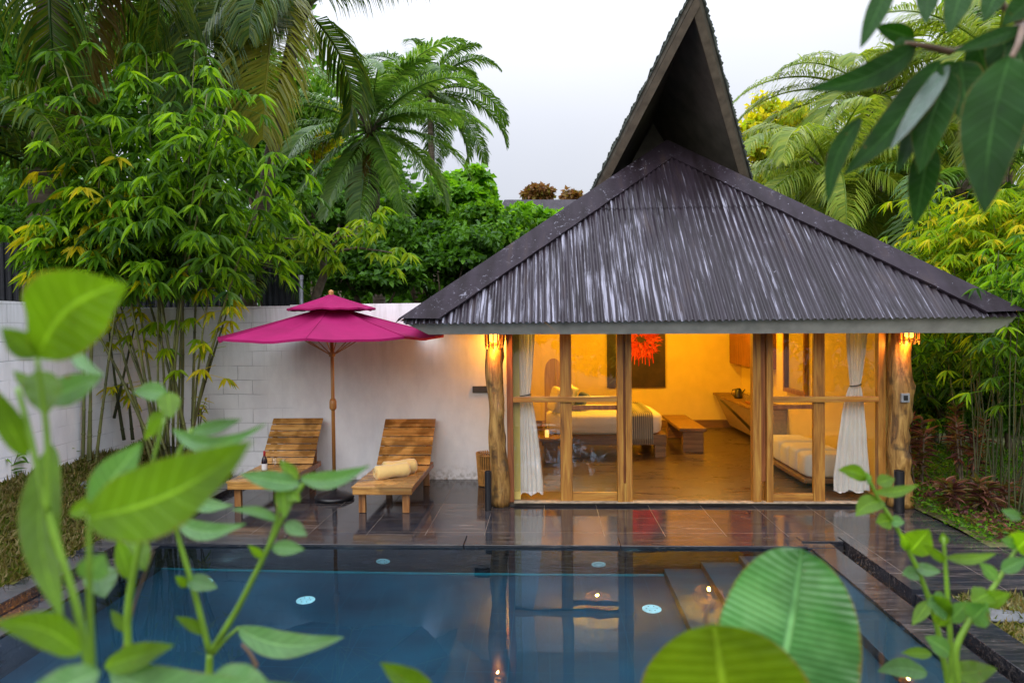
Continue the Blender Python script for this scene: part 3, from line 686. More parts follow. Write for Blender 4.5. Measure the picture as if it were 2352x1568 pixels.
# prow gable
P = aty(1600, -14, 8.7); P[0] = 1.91; gL = aty(1374, 429, 10.5); gR = aty(1714, 402, 10.5)
gL = gL+(gL-P)*.12; gR = gR+(gR-P)*.12
Rb = np.array([1.9, 14.6, 5.5]); gLb = np.array([gL[0]+.25, 14.6, 4.3]); gRb = np.array([gR[0]-.1, 14.6, 4.3])
def slab(a, b, c, d, th, name, mat):
    a, b, c, d = map(np.array, (a, b, c, d)); n = np.cross(b-a, d-a); n = n/np.linalg.norm(n)*th
    V = [a, b, c, d, a+n, b+n, c+n, d+n]; q = [(3, 2, 1, 0), (4, 5, 6, 7), (0, 1, 5, 4), (1, 2, 6, 5), (2, 3, 7, 6), (3, 0, 4, 7)]
    return bp(MB().add(V, q), name, mat)
up = np.array([0, 0, .0])
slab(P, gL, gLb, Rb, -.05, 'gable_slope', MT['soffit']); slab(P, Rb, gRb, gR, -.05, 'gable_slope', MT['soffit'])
# shingle courses stepping up both rakes, outside the slopes
for g, gb, sx in ((gL, gLb, -1), (gR, gRb, 1)):
    m = MB(); r = np.random.default_rng(5); n = 70; nn = np.cross(g-P, Rb-P)*sx; nn /= np.linalg.norm(nn); nn = -nn if nn[0]*sx < 0 else nn
    e = (g-P)/n
    for i in range(n):
        a = P+e*i-e*.25; b = P+e*(i+1); k = r.uniform(.8, 1.2)
        bk = (Rb-P)*(1-i/n)+(gb-g)*(i/n); bk2 = (Rb-P)*(1-(i+1)/n)+(gb-g)*((i+1)/n); fo = -bk/np.linalg.norm(bk)*(.05+.015*r.normal())
        o0 = nn*.052; o1 = nn*.085*k
        V = [a+o0+fo, b+o0+fo, b+bk2+o0, a+bk+o0, a+o0+fo+nn*.012, b+o1+fo, b+bk2+o1, a+bk+o0+nn*.012]
        m.add(V, [(0, 1, 2, 3), (4, 5, 6, 7), (0, 1, 5, 4), (1, 2, 6, 5), (3, 0, 4, 7)])
    bp(m, 'shingles', MT['shingle'])
    # rake board under the edge
    inw = np.array([-sx*1.0, 0, -.15]); inw -= e*np.dot(inw, e)/np.dot(e, e); inw /= np.linalg.norm(inw)
    a = P-[0, .03, .02]; b = g-[0, .03, 0]; t1 = np.array([0, .05, 0])
    V = [a, b, b+inw*.10, a+inw*.10+e*2.0, a+t1, b+t1, b+inw*.10+t1, a+inw*.10+t1+e*2.0]
    bp(MB().add(V, [(0, 1, 2, 3), (7, 6, 5, 4), (3, 2, 6, 7), (1, 0, 4, 5)]), 'rake_board', MT['rake'])
wy = 12.2; f_ = (wy-P[1])/(Rb[1]-P[1])
wp = P*(1-f_)+Rb*f_; wl = gL+(gLb-gL)*((wy-gL[1])/(gLb[1]-gL[1])); wr = gR+(gRb-gR)*((wy-gR[1])/(gRb[1]-gR[1]))
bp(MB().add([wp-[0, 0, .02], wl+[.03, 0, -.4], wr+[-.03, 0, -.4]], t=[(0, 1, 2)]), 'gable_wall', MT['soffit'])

# driftwood posts carrying the eave
def driftpost(x, y, r0, h, seed, flare=.0):
    r = np.random.default_rng(int(seed*10)); K = 44; n = 20; z = np.linspace(0, h, K); pts = np.stack([x+.025*np.sin(z*2.3+seed)+.012*np.sin(z*6), np.full(K, y)+.02*np.sin(z*3+1), z], 1)
    rad = r0*(1+.10*np.sin(z*3.1+seed)+.05*np.sin(z*8+seed))*(1+flare*np.exp(-z/.25))
    ang = np.ones((K, n))
    for k in range(11):
        zc, ac, am, w = r.uniform(.2, 2.2), r.uniform(3.0, 6.4), r.uniform(.14, .42), r.uniform(.05, .12)
        a = np.arange(n)*2*pi/n; dd = np.angle(np.exp(1j*(a-ac)))
        ang += am*np.exp(-((z-zc)[:, None]/w)**2)*np.exp(-(dd[None]/.6)**2)
    ang += .04*np.sin(np.arange(n)*3)[None]*np.sin(z*5)[:, None]
    return bp(MB().tube(pts, rad, n, ang=ang), 'post', MT['trunkpost'], smooth=True)
driftpost(-.645, 8.72, .108, 2.95, 1.0); driftpost(4.385, 8.72, .125, 2.95, 2.4, .18)
driftpost(4.72, 11.4, .12, 2.9, 4.0)
# window frames
def fb(name, mat, x0, x1, z0, z1, y0=FY-.045, y1=FY+.045, parent=None): return bp(MB().box(x0, x1, y0, y1, z0, z1), name, mat, bevel=.004)
fb('jamb', MT['redwood'], -.52, -.44, .036, 2.858); fb('jamb', MT['teak'], 4.145, 4.235, .036, 2.858)
fb('stile', MT['teak'], .165, .315, .036, 2.858, FY-.02, FY+.04); fb('stile', MT['teak'], 3.36, 3.50, .036, 2.858, FY-.02, FY+.04)
fb('post', MT['teak'], .893, .965, .036, 2.858, FY-.07, FY+.06); fb('post', MT['redwood'], .967, .995, .28, 2.858, FY-.03, FY+.05); fb('post', MT['teak'], .997, 1.078, .036, 2.858, FY-.05, FY+.07)
bp(MB().box(.968, .995, FY-.05, FY+.05, .036, .278), 'post_foot', MT['teak'])
fb('post', MT['teak'], 2.598, 2.70, .036, 2.858, FY-.05, FY+.07); fb('post', MT['redwood'], 2.702, 2.76, .30, 2.858, FY-.03, FY+.05); fb('post', MT['teak'], 2.762, 2.842, .036, 2.858, FY-.07, FY+.06)
fb('rail', MT['teak_x'], -.438, .891, 1.326, 1.392, FY-.06, FY+.02); fb('rail', MT['teak_x'], 2.844, 4.143, 1.306, 1.374, FY-.06, FY+.02)
fb('rail', MT['redwood'], .317, .891, 1.215, 1.275, FY+.0, FY+.04); fb('rail', MT['redwood'], 2.844, 3.358, 1.215, 1.265, FY+.0, FY+.04)
fb('rail', MT['teak_x'], .317, .891, .037, .155, FY-.01, FY+.035); fb('rail', MT['teak_x'], 2.844, 3.358, .037, .14, FY-.01, FY+.035)
bp(MB().box(-.44, 4.145, FY-.10, FY+.02, .0365, .045), 'sill', plain('worn_pale_sill', (.34, .28, .21), .7, nscale=14, var=.5))
for x0, x1 in ((-.435, .16), (.32, .888)): bp(MB().box(x0, x1, FY+.01, FY+.016, .16, 2.85), 'pane', MT['glass'])
for x0, x1 in ((2.85, 3.355), (3.505, 4.14)): bp(MB().box(x0, x1, FY+.01, FY+.016, .16, 2.85), 'pane', MT['glass'])
mir = thing('wall_mirror', 'wood framed mirror above the near end of the desk on the right inner wall', 'mirror', (4.24, 11.85, 1.1))
MB().box(4.235, 4.245, 11.4, 12.3, 1.17, 2.18).build('mirror_pane', MT['mirror'], mir, local=(4.24, 11.85, 1.1))
m = MB()
for y0 in (11.34, 12.3): m.box(4.19, 4.25, y0, y0+.06, 1.1, 2.25)
m.box(4.19, 4.25, 11.4, 12.3, 2.18, 2.25); m.box(4.19, 4.25, 11.4, 12.3, 1.1, 1.17); m.build('frame', MT['teak'], mir, local=(4.24, 11.85, 1.1))

# lamps --------------------------------------------------------------
WARM = (1.0, .42, .05)
MT['lampglow'] = emis('lamp_glow', (1.0, .42, .05), 3.2)
MT['cane'] = plain('lamp_cane', (.42, .20, .05), .5, nscale=9, var=.4)
def walllamp(x, y, z0, z1, r0, label, power):
    root = thing('wall_lamp', label, 'lamp', (x, y, z0), group='bamboo wall lamps under the eave')
    m = MB(); n = 12
    for k in range(n):
        a = 2*pi*k/n; m.tube([(x+cos(a)*r0, y+sin(a)*r0, z0-.02*(k % 2)), (x+cos(a)*r0*1.08, y+sin(a)*r0*1.08, z1)], .009, 6)
    for z in (z0+.03, z1-.03): m.tube([(x+cos(a)*r0*1.04, y+sin(a)*r0*1.04, z) for a in np.linspace(0, 2*pi, 17)], .006, 5, cap=False)
    m.build('lamp_shade', MT['cane'], root, local=(x, y, z0))
    MB().lathe((x, y, z0), [(.03, .06), (.06, .09), (.065, z1-z0-.05), (.03, z1-z0-.03)], 10).build('bulb', MT['lampglow'], root, local=(x, y, z0))
    l = bpy.data.lights.new('lamp_light', 'POINT'); l.energy = power; l.color = WARM; l.shadow_soft_size = .015
    o = bpy.data.objects.new('lamp_light', l); col.objects.link(o); o.parent = root; o.location = (0, 0, -.035)
walllamp(-.66, 8.53, 2.04, 2.34, .105, 'bamboo slat lamp glowing at the top of the left driftwood post', 8)
walllamp(4.39, 8.50, 2.05, 2.34, .105, 'bamboo slat lamp glowing at the top of the right driftwood post', 8)
walllamp(-.68, 9.95, 2.12, 2.42, .105, 'bamboo slat lamp behind the left post lighting the white wall', 13)
walllamp(4.78, 11.15, 2.05, 2.34, .105, 'bamboo slat lamp on the far side post in the garden', 30)
def pendant(x, y, z, R_, label, power):
    root = thing('pendant_lamp', label, 'lamp', (x, y, z), group='cane pendant lamps inside the villa'); m = MB(); n = 26
    for k in range(n):
        a = 2*pi*k/n; c, s_ = cos(a), sin(a)
        m.tube([(x+c*.04, y+s_*.04, z+.22), (x+c*R_*.7, y+s_*R_*.7, z+.17), (x+c*R_, y+s_*R_, z+.06), (x+c*R_*.85, y+s_*R_*.85, z-.04)], .005, 4)
    for zz, rr_ in ((.17, R_*.7), (.06, R_), (-.04, R_*.85)): m.tube([(x+cos(a)*rr_, y+sin(a)*rr_, z+zz) for a in np.linspace(0, 2*pi, 25)], .006, 4, cap=False)
    m.build('lamp_shade', MT['cane'], root, local=(x, y, z))
    MB().tube([(x, y, z+.22), (x, y, 2.99)], .006, 6).build('cord', MT['black'], root, local=(x, y, z))
    V, q = boulder((x, y, z+.05), (.045, .045, .055), None, 8); MB().add(V, q).build('bulb', emis('pendant_bulb', (1, .45, .08), 2.5), root, smooth=True, local=(x, y, z))
    l = bpy.data.lights.new('lamp_light', 'POINT'); l.energy = power*.95; l.color = (1, .53, .025); l.shadow_soft_size = .018
    o = bpy.data.objects.new('lamp_light', l); col.objects.link(o); o.parent = root; o.location = (0, 0, -.08)
pendant(.9, 12.6, 2.72, .28, 'round cane pendant lamp over the bed', 130)
pendant(3.0, 12.9, 2.72, .3, 'round cane pendant lamp over the open floor', 75)
# ================================================================== FURNITURE OF THE ROOM
bed = thing('bed', 'low wooden platform bed with cream mattress inside the villa', 'bed', (1.0, 12.5, .035)); bl = (1.0, 12.5, .035)
MB().box(-.1, 2.03, 11.72, 13.45, .25, .43).build('frame', MT['bedwood'], bed, bevel=.01, local=bl)
for x, y in ((.45, 11.8), (1.9, 11.8), (.0, 13.35), (1.9, 13.35)): MB().box(x-.07, x+.12, y-.06, y+.1, .036, .248).build('leg', MT['bedwood'], bed, bevel=.006, local=bl)
def soft(x0, x1, y0, y1, z0, z1, name, mat, parent=None, local=(0, 0, 0), rot=None, bev=.08, puff=0, seed=0):
    bm_ = MB(); n = 14; V = []; q = []; r = np.random.default_rng(seed); cx, cy, cz = (x0+x1)/2, (y0+y1)/2, (z0+z1)/2; hx, hy, hz = (x1-x0)/2, (y1-y0)/2, (z1-z0)/2
    for i in range(n+1):
        for j in range(2*n):
            th = pi*i/n; ph = pi*j/n; e = .32
            f = lambda v: math.copysign(abs(v)**e, v)
            k = 1+.012*sin(5*ph+3*th+seed)
            v = np.array([hx*f(sin(th))*f(cos(ph))*k, hy*f(sin(th))*f(sin(ph))*k, hz*f(cos(th))])
            if puff: v[2] *= 1-puff*min(1, max(abs(v[0]/hx), abs(v[1]/hy)))**3
            if rot is not None: v = rot @ v
            V.append(v+[cx, cy, cz])
    for i in range(n):
        for j in range(2*n): q.append((i*2*n+j, (i+1)*2*n+j, (i+1)*2*n+(j+1) % (2*n), i*2*n+(j+1) % (2*n)))
    return bm_.add(V, q).build(name, mat, parent, smooth=True, local=local)
soft(-.02, 2.0, 11.7, 13.4, .40, .79, 'mattress', MT['linen'], bed, bl)
hb = MB(); k = 16; ring = [(.30*cos(a), .26*sin(a)) for a in np.linspace(0, pi, k)]
prof = [(-.17, 0.3), *[(u*.55, 1.45+v) for u, v in ring[::-1]], (.17, .3)]
V = [(u+.12, 12.55+u*.3, z) for u, z in prof]+[(u+.12, 12.62+u*.3, z) for u, z in prof]; n = len(prof)
MB().add(V, [(j, (j+1) % n, n+(j+1) % n, n+j) for j in range(n)], ng=[list(range(n)), [n+j for j in range(n)][::-1]]).build('headboard', wood('striped_headboard', (.10, .05, .02), (.40, .24, .11), (.6, .4, .2), 'Z', .5, .5), bed, local=bl)
rot = lambda ax, a: np.array(Matrix.Rotation(a, 3, ax))
for i, (x, y, s_, a, mt, lb) in enumerate([(.16, 11.95, .5, .3, 'linen', 'cream pillow leaning at the bed head nearest the curtain'), (.40, 12.2, .5, .35, 'linen', 'cream pillow behind the nearest pillow on the bed'), (.30, 12.75, .55, .3, 'linen', 'cream pillow standing against the rounded headboard'), (.62, 12.3, .36, .45, 'cushion', 'small dark grey cushion in front of the cream pillows')]):
    po = soft(x-.08, x+.08, y-s_/2, y+s_/2, .80, .80+s_*.85, 'pillow' if mt == 'linen' else 'cushion', MT[mt], rot=rot('Y', a) @ rot('Z', .25*(-1)**i), seed=i)
    tag(po, lb, 'pillow' if mt == 'linen' else 'cushion', 'pillows on the bed' if mt == 'linen' else None)
m = MB(); V = []; q = []; nx = 40; prof = [(13.42, .45), (13.43, .70), (13.38, .80), (13.0, .812), (12.2, .812), (11.78, .80), (11.70, .74), (11.685, .55), (11.68, .36)]
for i in range(nx+1):
    x = 1.38+.42*i/nx
    for (y_, z_) in prof: V.append((x, y_+.006*sin(i*1.6), z_+.006*sin(i*1.6)))
k = len(prof)
for i in range(nx):
    for j in range(k-1): a = i*k+j; q.append((a, a+1, a+k+1, a+k))
thr = NT('striped_throw'); w_ = thr.n('ShaderNodeTexWave'); w_.inputs['Scale'].default_value = 9; w_.bands_direction = 'X'; thr.l(thr.coord(), w_.inputs['Vector'])
thr.set(Base_Color=thr.ramp(w_.outputs['Fac'], [(.4, (.10, .10, .09)), (.6, (.34, .32, .26))]), Roughness=.9)
throw = m.add(V, q).build('throw', thr.m, smooth=True); tag(throw, 'grey striped fringed throw laid across the foot of the bed', 'blanket')
m = MB()
for i in range(22): x = 1.39+.4*i/21; m.tube([(x, 11.68, .365), (x+.004, 11.676, .31), (x-.003, 11.678, .27)], .006, 4)
m.build('fringe', thr.m, throw)
nt = thing('bedside_ledge', 'low wooden bedside ledge carrying a glowing candle glass', 'bedside table', (.05, 11.4, .035)); nl = (.05, 11.4, .035)
MB().box(-.3, .42, 11.2, 11.66, .40, .45).build('top', MT['bedwood'], nt, bevel=.006, local=nl); MB().box(-.05, .16, 11.3, 11.6, .036, .398).build('leg', MT['bedwood'], nt, local=nl)
cg = thing('candle_glass', 'glowing candle in a tall clear glass on the bedside ledge', 'candle', (-.01, 11.32, .452)); cl = (-.01, 11.32, .452)
MB().lathe(cl, [(.045, 0), (.045, .24), (.041, .24), (.041, .006)], 20).build('glass', MT['clear'], cg, smooth=True, local=cl)
MB().lathe(cl, [(.034, .008), (.036, .12), (.01, .125)], 16).build('wax', emis('glowing_wax', (1, .50, .10), 1.6), cg, local=cl)
db = thing('daybed', 'low daybed with folded cream cushions inside the right window', 'daybed', (3.85, 10.4, .036)); dbl = (3.85, 10.4, .036)
MB().box(3.50, 4.22, 9.5, 11.3, .10, .17).build('frame', MT['bedwood'], db, bevel=.02, local=dbl)
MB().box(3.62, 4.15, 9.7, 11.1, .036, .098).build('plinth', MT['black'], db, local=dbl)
for k in range(5): soft(3.53, 4.15, 9.52+.35*k, 9.90+.35*k, .17, .50+.02*(k % 2), 'cushion_roll', MT['linen'], db, dbl, seed=30+k)
# painting on the rear wall
pt = thing('painting', 'large dark painting with a red spider flower on the rear wall', 'painting', (1.97, 15.15, 1.9)); pl = (1.97, 15.15, 1.9)
MB().box(1.33, 2.60, 15.14, 15.198, .93, 2.66).build('canvas', plain('dark_painting_ground', (.035, .018, .010), .6, nscale=3, var=.6), pt, bevel=.004, local=pl)
m = MB(); r = np.random.default_rng(11)
for k in range(330):
    a = r.uniform(0, 2*pi); R1 = .10+.40*r.random()**.7; c = np.array([2.08, 0, 1.98]); a2 = a+r.uniform(-.7, .7); y = 15.134-.0004*(k % 12)
    p0 = c+np.array([cos(a), 0, sin(a)])*R1*r.uniform(.3, .75); p1 = c+np.array([cos(a2), 0, sin(a2)])*R1; dd = (p1-p0)/np.linalg.norm(p1-p0); s_ = np.array([dd[2], 0, -dd[0]])*r.uniform(.006, .018); mid = (p0+p1)/2
    V = [p0+[0, y, 0], mid+s_+[0, y, 0], p1+[0, y, 0], mid-s_+[0, y, 0]]; m.add(V, [(0, 1, 2, 3)])
for k in range(7):
    x = 2.08+.07*(k-3)+.02*r.normal(); m.add([(x-.012, 15.133, 1.75), (x+.012, 15.133, 1.75), (x+.03*(k-3)*.4+.008, 15.133, 1.47-.03*(k % 3)), (x+.03*(k-3)*.4-.008, 15.133, 1.45-.03*(k % 3))], [(0, 1, 2, 3)])
m.build('flower', leaf('painted_red_petals', [(.50, .02, .01), (.75, .05, .02), (.85, .16, .08)], 0, rough=.6), pt, local=pl)
m = MB()
for k in range(30):
    z = 1.0+1.6*r.random(); x = 1.36+.16*r.random(); m.add([(x, 15.137, z), (x+.06, 15.137, z+.02), (x+.12, 15.137, z+.10), (x+.05, 15.137, z+.06)], [(0, 1, 2, 3)])
m.build('leaf_pattern', plain('painted_grey_leaves', (.09, .10, .06), .6), pt, local=pl)
# bench
bn = thing('bench', 'low wooden slab bench at the foot of the bed', 'bench', (2.57, 13, .035)); bb = (2.57, 13, .035)
MB().box(2.33, 2.80, 12.15, 14.0, .41, .47).build('seat', MT['bedwood'], bn, bevel=.01, local=bb)
for y in (12.2, 13.75): MB().box(2.40, 2.76, y, y+.16, .036, .408).build('leg', MT['bedwood'], bn, bevel=.006, local=bb)
# wedge desk on the right wall
dk = thing('desk', 'wall hung wedge shaped wooden desk along the right wall', 'desk', (3.95, 13.5, .4)); dl = (3.95, 13.5, .4)
MB().box(3.62, 4.255, 12.3, 15.1, .765, .81).build('top', MT['bedwood'], dk, bevel=.005, local=dl)
V = [(3.66, 12.35, .763), (4.255, 12.35, .763), (4.255, 12.35, .12), (3.97, 12.35, .12), (3.66, 15.06, .763), (4.255, 15.06, .763), (4.255, 15.06, .10), (3.97, 15.06, .10)]
MB().add(V, [(0, 1, 2, 3), (7, 6, 5, 4), (3, 2, 6, 7), (0, 3, 7, 4), (1, 0, 4, 5), (2, 1, 5, 6)]).build('cabinet', plain('desk_panel', (.40, .30, .19), .5), dk, local=dl)
def onf(s_, t): a = np.array([3.655, 12.35+2.71*s_, .763]); return a+np.array([.31, 0, -.65])*t
MB().add([onf(.93, .12), onf(.80, .10), onf(.22, .72), onf(.30, .88)], [(0, 1, 2, 3)]).build('dark_panel', MT['black'], dk, local=dl)  # flat black sheet on the front, painting the shade of a drawer gap
tag(box('wall_cabinet', MT['redwood'], (3.98, 4.255, 12.9, 15.1, 1.45, 2.4), bevel=.006), 'red timber wall cabinet hanging above the desk', 'cabinet')
kt = thing('kettle', 'black kettle standing on the desk', 'kettle', (3.84, 13.9, .812))
MB().lathe((3.84, 13.9, .812), [(.08, 0), (.085, .03), (.06, .17), (.03, .2)], 16).build('body', MT['black'], kt, smooth=True, local=(3.84, 13.9, .812)); MB().tube([(3.77, 13.9, .84), (3.70, 13.9, .9), (3.72, 13.9, .98), (3.80, 13.9, .99)], .011, 6).build('handle', MT['black'], kt, local=(3.84, 13.9, .812))
MB().tube([(3.9, 13.9, .9), (3.97, 13.9, .99)], [.02, .01], 6).build('spout', MT['black'], kt, local=(3.84, 13.9, .812))
for i, (x, y, lb) in enumerate([(3.78, 13.2, 'small drinking glass nearest the desk edge'), (3.88, 13.3, 'middle drinking glass on the desk'), (3.98, 13.2, 'drinking glass nearest the wall on the desk')]):
    tag(MB().lathe((x, y, .812), [(.035, 0), (.042, .16), (.039, .16), (.032, .01)], 16).build('drinking_glass', MT['clear'], smooth=True), lb, 'glass', 'glasses on the desk')
tag(MB().box(3.72, 4.0, 12.75, 13.05, .812, .85).build('tray', MT['redwood'], bevel=.005), 'small red wooden tray on the near end of the desk', 'tray')
tag(MB().box(4.235, 4.255, 13.1, 13.25, 1.0, 1.15).build('wall_socket', MT['black'], bevel=.003), 'small black wall socket above the desk', 'socket')
# curtains
def curtain(x0t, x1t, xm, wm, zm, x0b, x1b, zb_, y, label, seed, ztop=2.85):
    r = np.random.default_rng(seed); nz_, nx_ = 70, 96; V = []; q = []; ph = r.uniform(0, 6, 4)
    for i in range(nz_+1):
        z = ztop+(zb_-ztop)*i/nz_
        if z > zm: t = (z-zm)/(ztop-zm); e = min(1, t*1.25)**.75; a = (xm-wm/2)*(1-e)+x0t*e; b = (xm+wm/2)*(1-e)+x1t*e
        else: t = (zm-z)/(zm-zb_); e = min(1, t*1.15)**.62; a = (xm-wm/2)*(1-e)+x0b*e; b = (xm+wm/2)*(1-e)+x1b*e
        amp = .006+.012*min(1, (b-a)/.35)
        for j in range(nx_+1):
            s_ = j/nx_; u = s_+.02*sin(9*s_+z*2+ph[3])
            yy = y+amp*(sin(2*pi*5.2*u+ph[0]+z*.5)+.5*sin(2*pi*11*u+ph[1]-z*.7)+.25*sin(z*14+8*s_+ph[2])*(.3 if z > zm else 1))
            V.append((a+(b-a)*s_, yy, z+(.02*sin(2*pi*2.2*s_+ph[1])*i/nz_ if i > nz_*.8 else 0)))
    W = nx_+1
    for i in range(nz_):
        for j in range(nx_): a = i*W+j; q.append((a, a+1, a+W+1, a+W))
    o = MB().add(V, q).build('curtain', MT['curtain'], smooth=True); tag(o, label, 'curtain', 'white curtains tied back at the windows')
    m = MB(); m.tube([(xm+cos(a)*(wm/2+.006), y+sin(a)*.055, zm+.012*cos(a)) for a in np.linspace(0, 2*pi, 21)], .009, 6, cap=False); m.build('tie_back', MT['black'], o)
curtain(-.43, -.13, -.29, .13, 1.40, -.425, -.065, .10, 8.93, 'white tied curtain at the left window beside the driftwood post', 4)
curtain(3.80, 4.14, 3.94, .12, 1.50, 3.66, 4.13, .13, 8.93, 'white tied curtain at the right window with spreading hem', 9)
# sockets, uplights, basket outside
tag(box('wall_socket', plain('dark_switch_plate', (.05, .045, .04), .4), (-1.12, -.80, 10.20, 10.233, 1.31, 1.41), bevel=.004), 'dark rectangular switch plate on the wall left of the driftwood post', 'socket')
sk_ = thing('wall_socket', 'small grey socket on the front of the right driftwood post', 'socket', (4.37, 8.57, 1.38)); MB().box(4.32, 4.42, 8.545, 8.60, 1.32, 1.43).build('plate', MT['galv'], sk_, bevel=.004, local=(4.37, 8.57, 1.38)); MB().box(4.345, 4.395, 8.54, 8.5445, 1.345, 1.405).build('opening', MT['black'], sk_, local=(4.37, 8.57, 1.38))
for x, y, r0, h, lb in ((-.752, 8.50, .042, .49, 'black cylindrical uplight at the foot of the left driftwood post'), (4.25, 8.46, .058, .50, 'black cylindrical uplight at the foot of the right driftwood post')):
    tag(MB().lathe((x, y, .003), [(r0, 0), (r0, h), (r0*.85, h), (r0*.85, h-.05)], 24).build('uplight', MT['black'], smooth=False), lb, 'light', 'black uplights at the post feet')
bk = thing('basket', 'slatted bamboo bin standing by the white wall behind the left post', 'basket', (-.87, 9.85, 0)); m = MB()
for k in range(30): a = 2*pi*k/30; m.tube([(-.87+cos(a)*.135, 9.85+sin(a)*.135, .01), (-.87+cos(a)*.165, 9.85+sin(a)*.165, .48)], .011, 6)
m.build('slats', MT['cane'], bk, local=(-.87, 9.85, 0)); m = MB()
for z, rr_ in ((.03, .138), (.24, .152), (.45, .166)): m.tube([(-.87+cos(a)*rr_, 9.85+sin(a)*rr_, z) for a in np.linspace(0, 2*pi, 33)], .010, 6, cap=False)
m.build('hoop', MT['cane'], bk, local=(-.87, 9.85, 0)); MB().lathe((-.87, 9.85, 0), [(.12, .012), (.145, .44)], 24).build('liner', plain('bin_liner', (.09, .06, .03), .8), bk, local=(-.87, 9.85, 0))

# ================================================================== LOUNGERS
def lounger(x0, x1, y0, yh, yt, zt, nsl, label, seed):
    r = np.random.default_rng(seed); c = ((x0+x1)/2, (y0+yt)/2, 0)
    root = thing('sun_lounger', label, 'sun lounger', c, group='wooden sun loungers under the parasol'); zs = .35; ye = yh+.42
    def b(name, mat, *d, bev=.004): return MB().box(*d).build(name, mat, root, bevel=bev, local=c)
    b('side_rail', MT['slat_leg'], x0+.01, x0+.045, y0+.03, ye, zs-.10, zs-.024); b('side_rail', MT['slat_leg'], x1-.045, x1-.01, y0+.03, ye, zs-.10, zs-.024)
    b('front_rail', MT['slat'], x0+.005, x1-.005, y0, y0+.028, zs-.105, zs-.024); b('back_rail', MT['slat'], x0+.05, x1-.05, ye-.03, ye, zs-.10, zs-.024)
    y = y0-.01; k = 0
    while y < yh-.02:
        w = .085; m = MB(); m.box(x0-.005+r.uniform(-.004, .004), x1+.005+r.uniform(-.004, .004), y, min(y+w-.013, yh), zs-.022, zs+r.uniform(-.001, .002)); m.build('seat_slat', MT['slat'], root, bevel=.003, local=c); y += w; k += 1
    for xx in (x0+.06, x1-.14):
        for yy in (y0+.07, ye-.16): b('leg', MT['slat_leg'], xx, xx+.085, yy, yy+.06, .0035, zs-.024 if True else 0)
    # backrest
    a0 = np.array([0, yh+.02, zs+.0]); a1 = np.array([0, yt, zt]); dv = a1-a0; L = np.linalg.norm(dv); dv /= L; nv = np.cross([1, 0, 0], dv)
    for k in range(nsl):
        s0 = L*k/nsl+.008; s1 = L*(k+1)/nsl-.009; V = []
        for x in (x0-.005, x1+.005):
            for s_ in (s0, s1):
                for h in (0, .022): p = a0+dv*s_+nv*(h+.003*r.normal()*0); V.append((x, p[1], p[2]))
        MB().add(V, [(0, 1, 3, 2), (4, 6, 7, 5), (0, 4, 5, 1), (2, 3, 7, 6), (0, 2, 6, 4), (1, 5, 7, 3)]).build('back_slat', MT['slat'], root, bevel=.003, local=c)
    for x in (x0+.07, x1-.07):
        MB().beam((x, *(a0-nv*.02)[1:]), (x, *(a1-nv*.02-dv*.02)[1:]), .035, .04, (1, 0, 0)).build('back_frame', MT['slat_leg'], root, local=c)
        q_ = a0+dv*L*.72-nv*.05; MB().beam((x, q_[1], q_[2]), (x, ye-.08, zs-.03), .03, .035, (1, 0, 0)).build('strut', MT['slat_leg'], root, local=c)
lounger(-2.42, -1.67, 8.28, 9.52, 10.12, .93, 5, 'sun lounger with wide back boards and a rolled yellow towel on it', 1)
lounger(-4.13, -3.38, 8.55, 9.60, 10.12, .95, 7, 'sun lounger left of the parasol pole with wine bottle and narrow back slats', 2)
# towel: two rolls
tw = thing('towel', 'rolled yellow towel lying on the right lounger', 'towel', (-1.98, 8.88, .352))
for i, (a, b_, r0) in enumerate((((-2.22, 8.64, .437), (-1.84, 8.90, .437), .088), ((-2.16, 8.83, .452), (-1.78, 9.08, .448), .092))):
    a = np.array(a); b_ = np.array(b_); K = 22; n = 40; t = np.linspace(0, 1, K); pts = a+(b_-a)*t[:, None]
    ang = 1+.03*np.sin(np.arange(n)*2*pi/n*2+t[:, None]*4+i)+.05*np.sin(t[:, None]*9+i)+.02*np.sin(t[:, None]*31+np.arange(n)[None]*.5)
    ang[0] *= .8; ang[-1] *= .8
    m = MB(); m.tube(pts, np.full(K, r0), n, ang=ang)
    dv = (b_-a)/np.linalg.norm(b_-a); sx = np.cross(dv, [0, 0, 1])
    m.tube([a-dv*.004+(sx*cos(w)+np.array([0, 0, 1])*sin(w))*(r0*.85*(1-w/16)) for w in np.linspace(0, 13, 60)], .005, 5)
    m.build('towel_roll', MT['towel'], tw, smooth=True, local=(-1.98, 8.88, .352))
# bottle, glasses, board
bx, by = -3.80, 8.95; tr = thing('serving_board', 'round wooden serving board on the left lounger', 'tray', (bx+.22, by-.12, .352))
MB().lathe((bx+.22, by-.12, .353), [(.17, 0), (.175, .012), (.17, .02)], 32).build('board', MT['slat'], tr, local=(bx+.22, by-.12, .352))
wb = thing('wine_bottle', 'dark wine bottle with red capsule and white label on the left lounger', 'bottle', (bx, by, .353)); wl_ = (bx, by, .353)
MB().lathe(wl_, [(.034, 0), (.038, .01), (.038, .19), (.03, .22), (.015, .245), (.0145, .26)], 24).build('bottle_body', plain('dark_wine_glass', (.012, .003, .012), .08), wb, smooth=True, local=wl_)
MB().lathe(wl_, [(.0155, .25), (.0155, .315), (.013, .32)], 20).build('capsule', plain('red_capsule', (.35, .01, .02), .35), wb, smooth=True, local=wl_)
MB().lathe(wl_, [(.0385, .065), (.0388, .067), (.0388, .148), (.0385, .15)], 24).build('label_paper', plain('white_bottle_label', (.7, .7, .72), .6), wb, smooth=True, local=wl_)
MB().lathe(wl_, [(.0390, .045), (.0390, .062)], 24).build('label_band', plain('red_band', (.30, .01, .05), .5), wb, smooth=True, local=wl_)
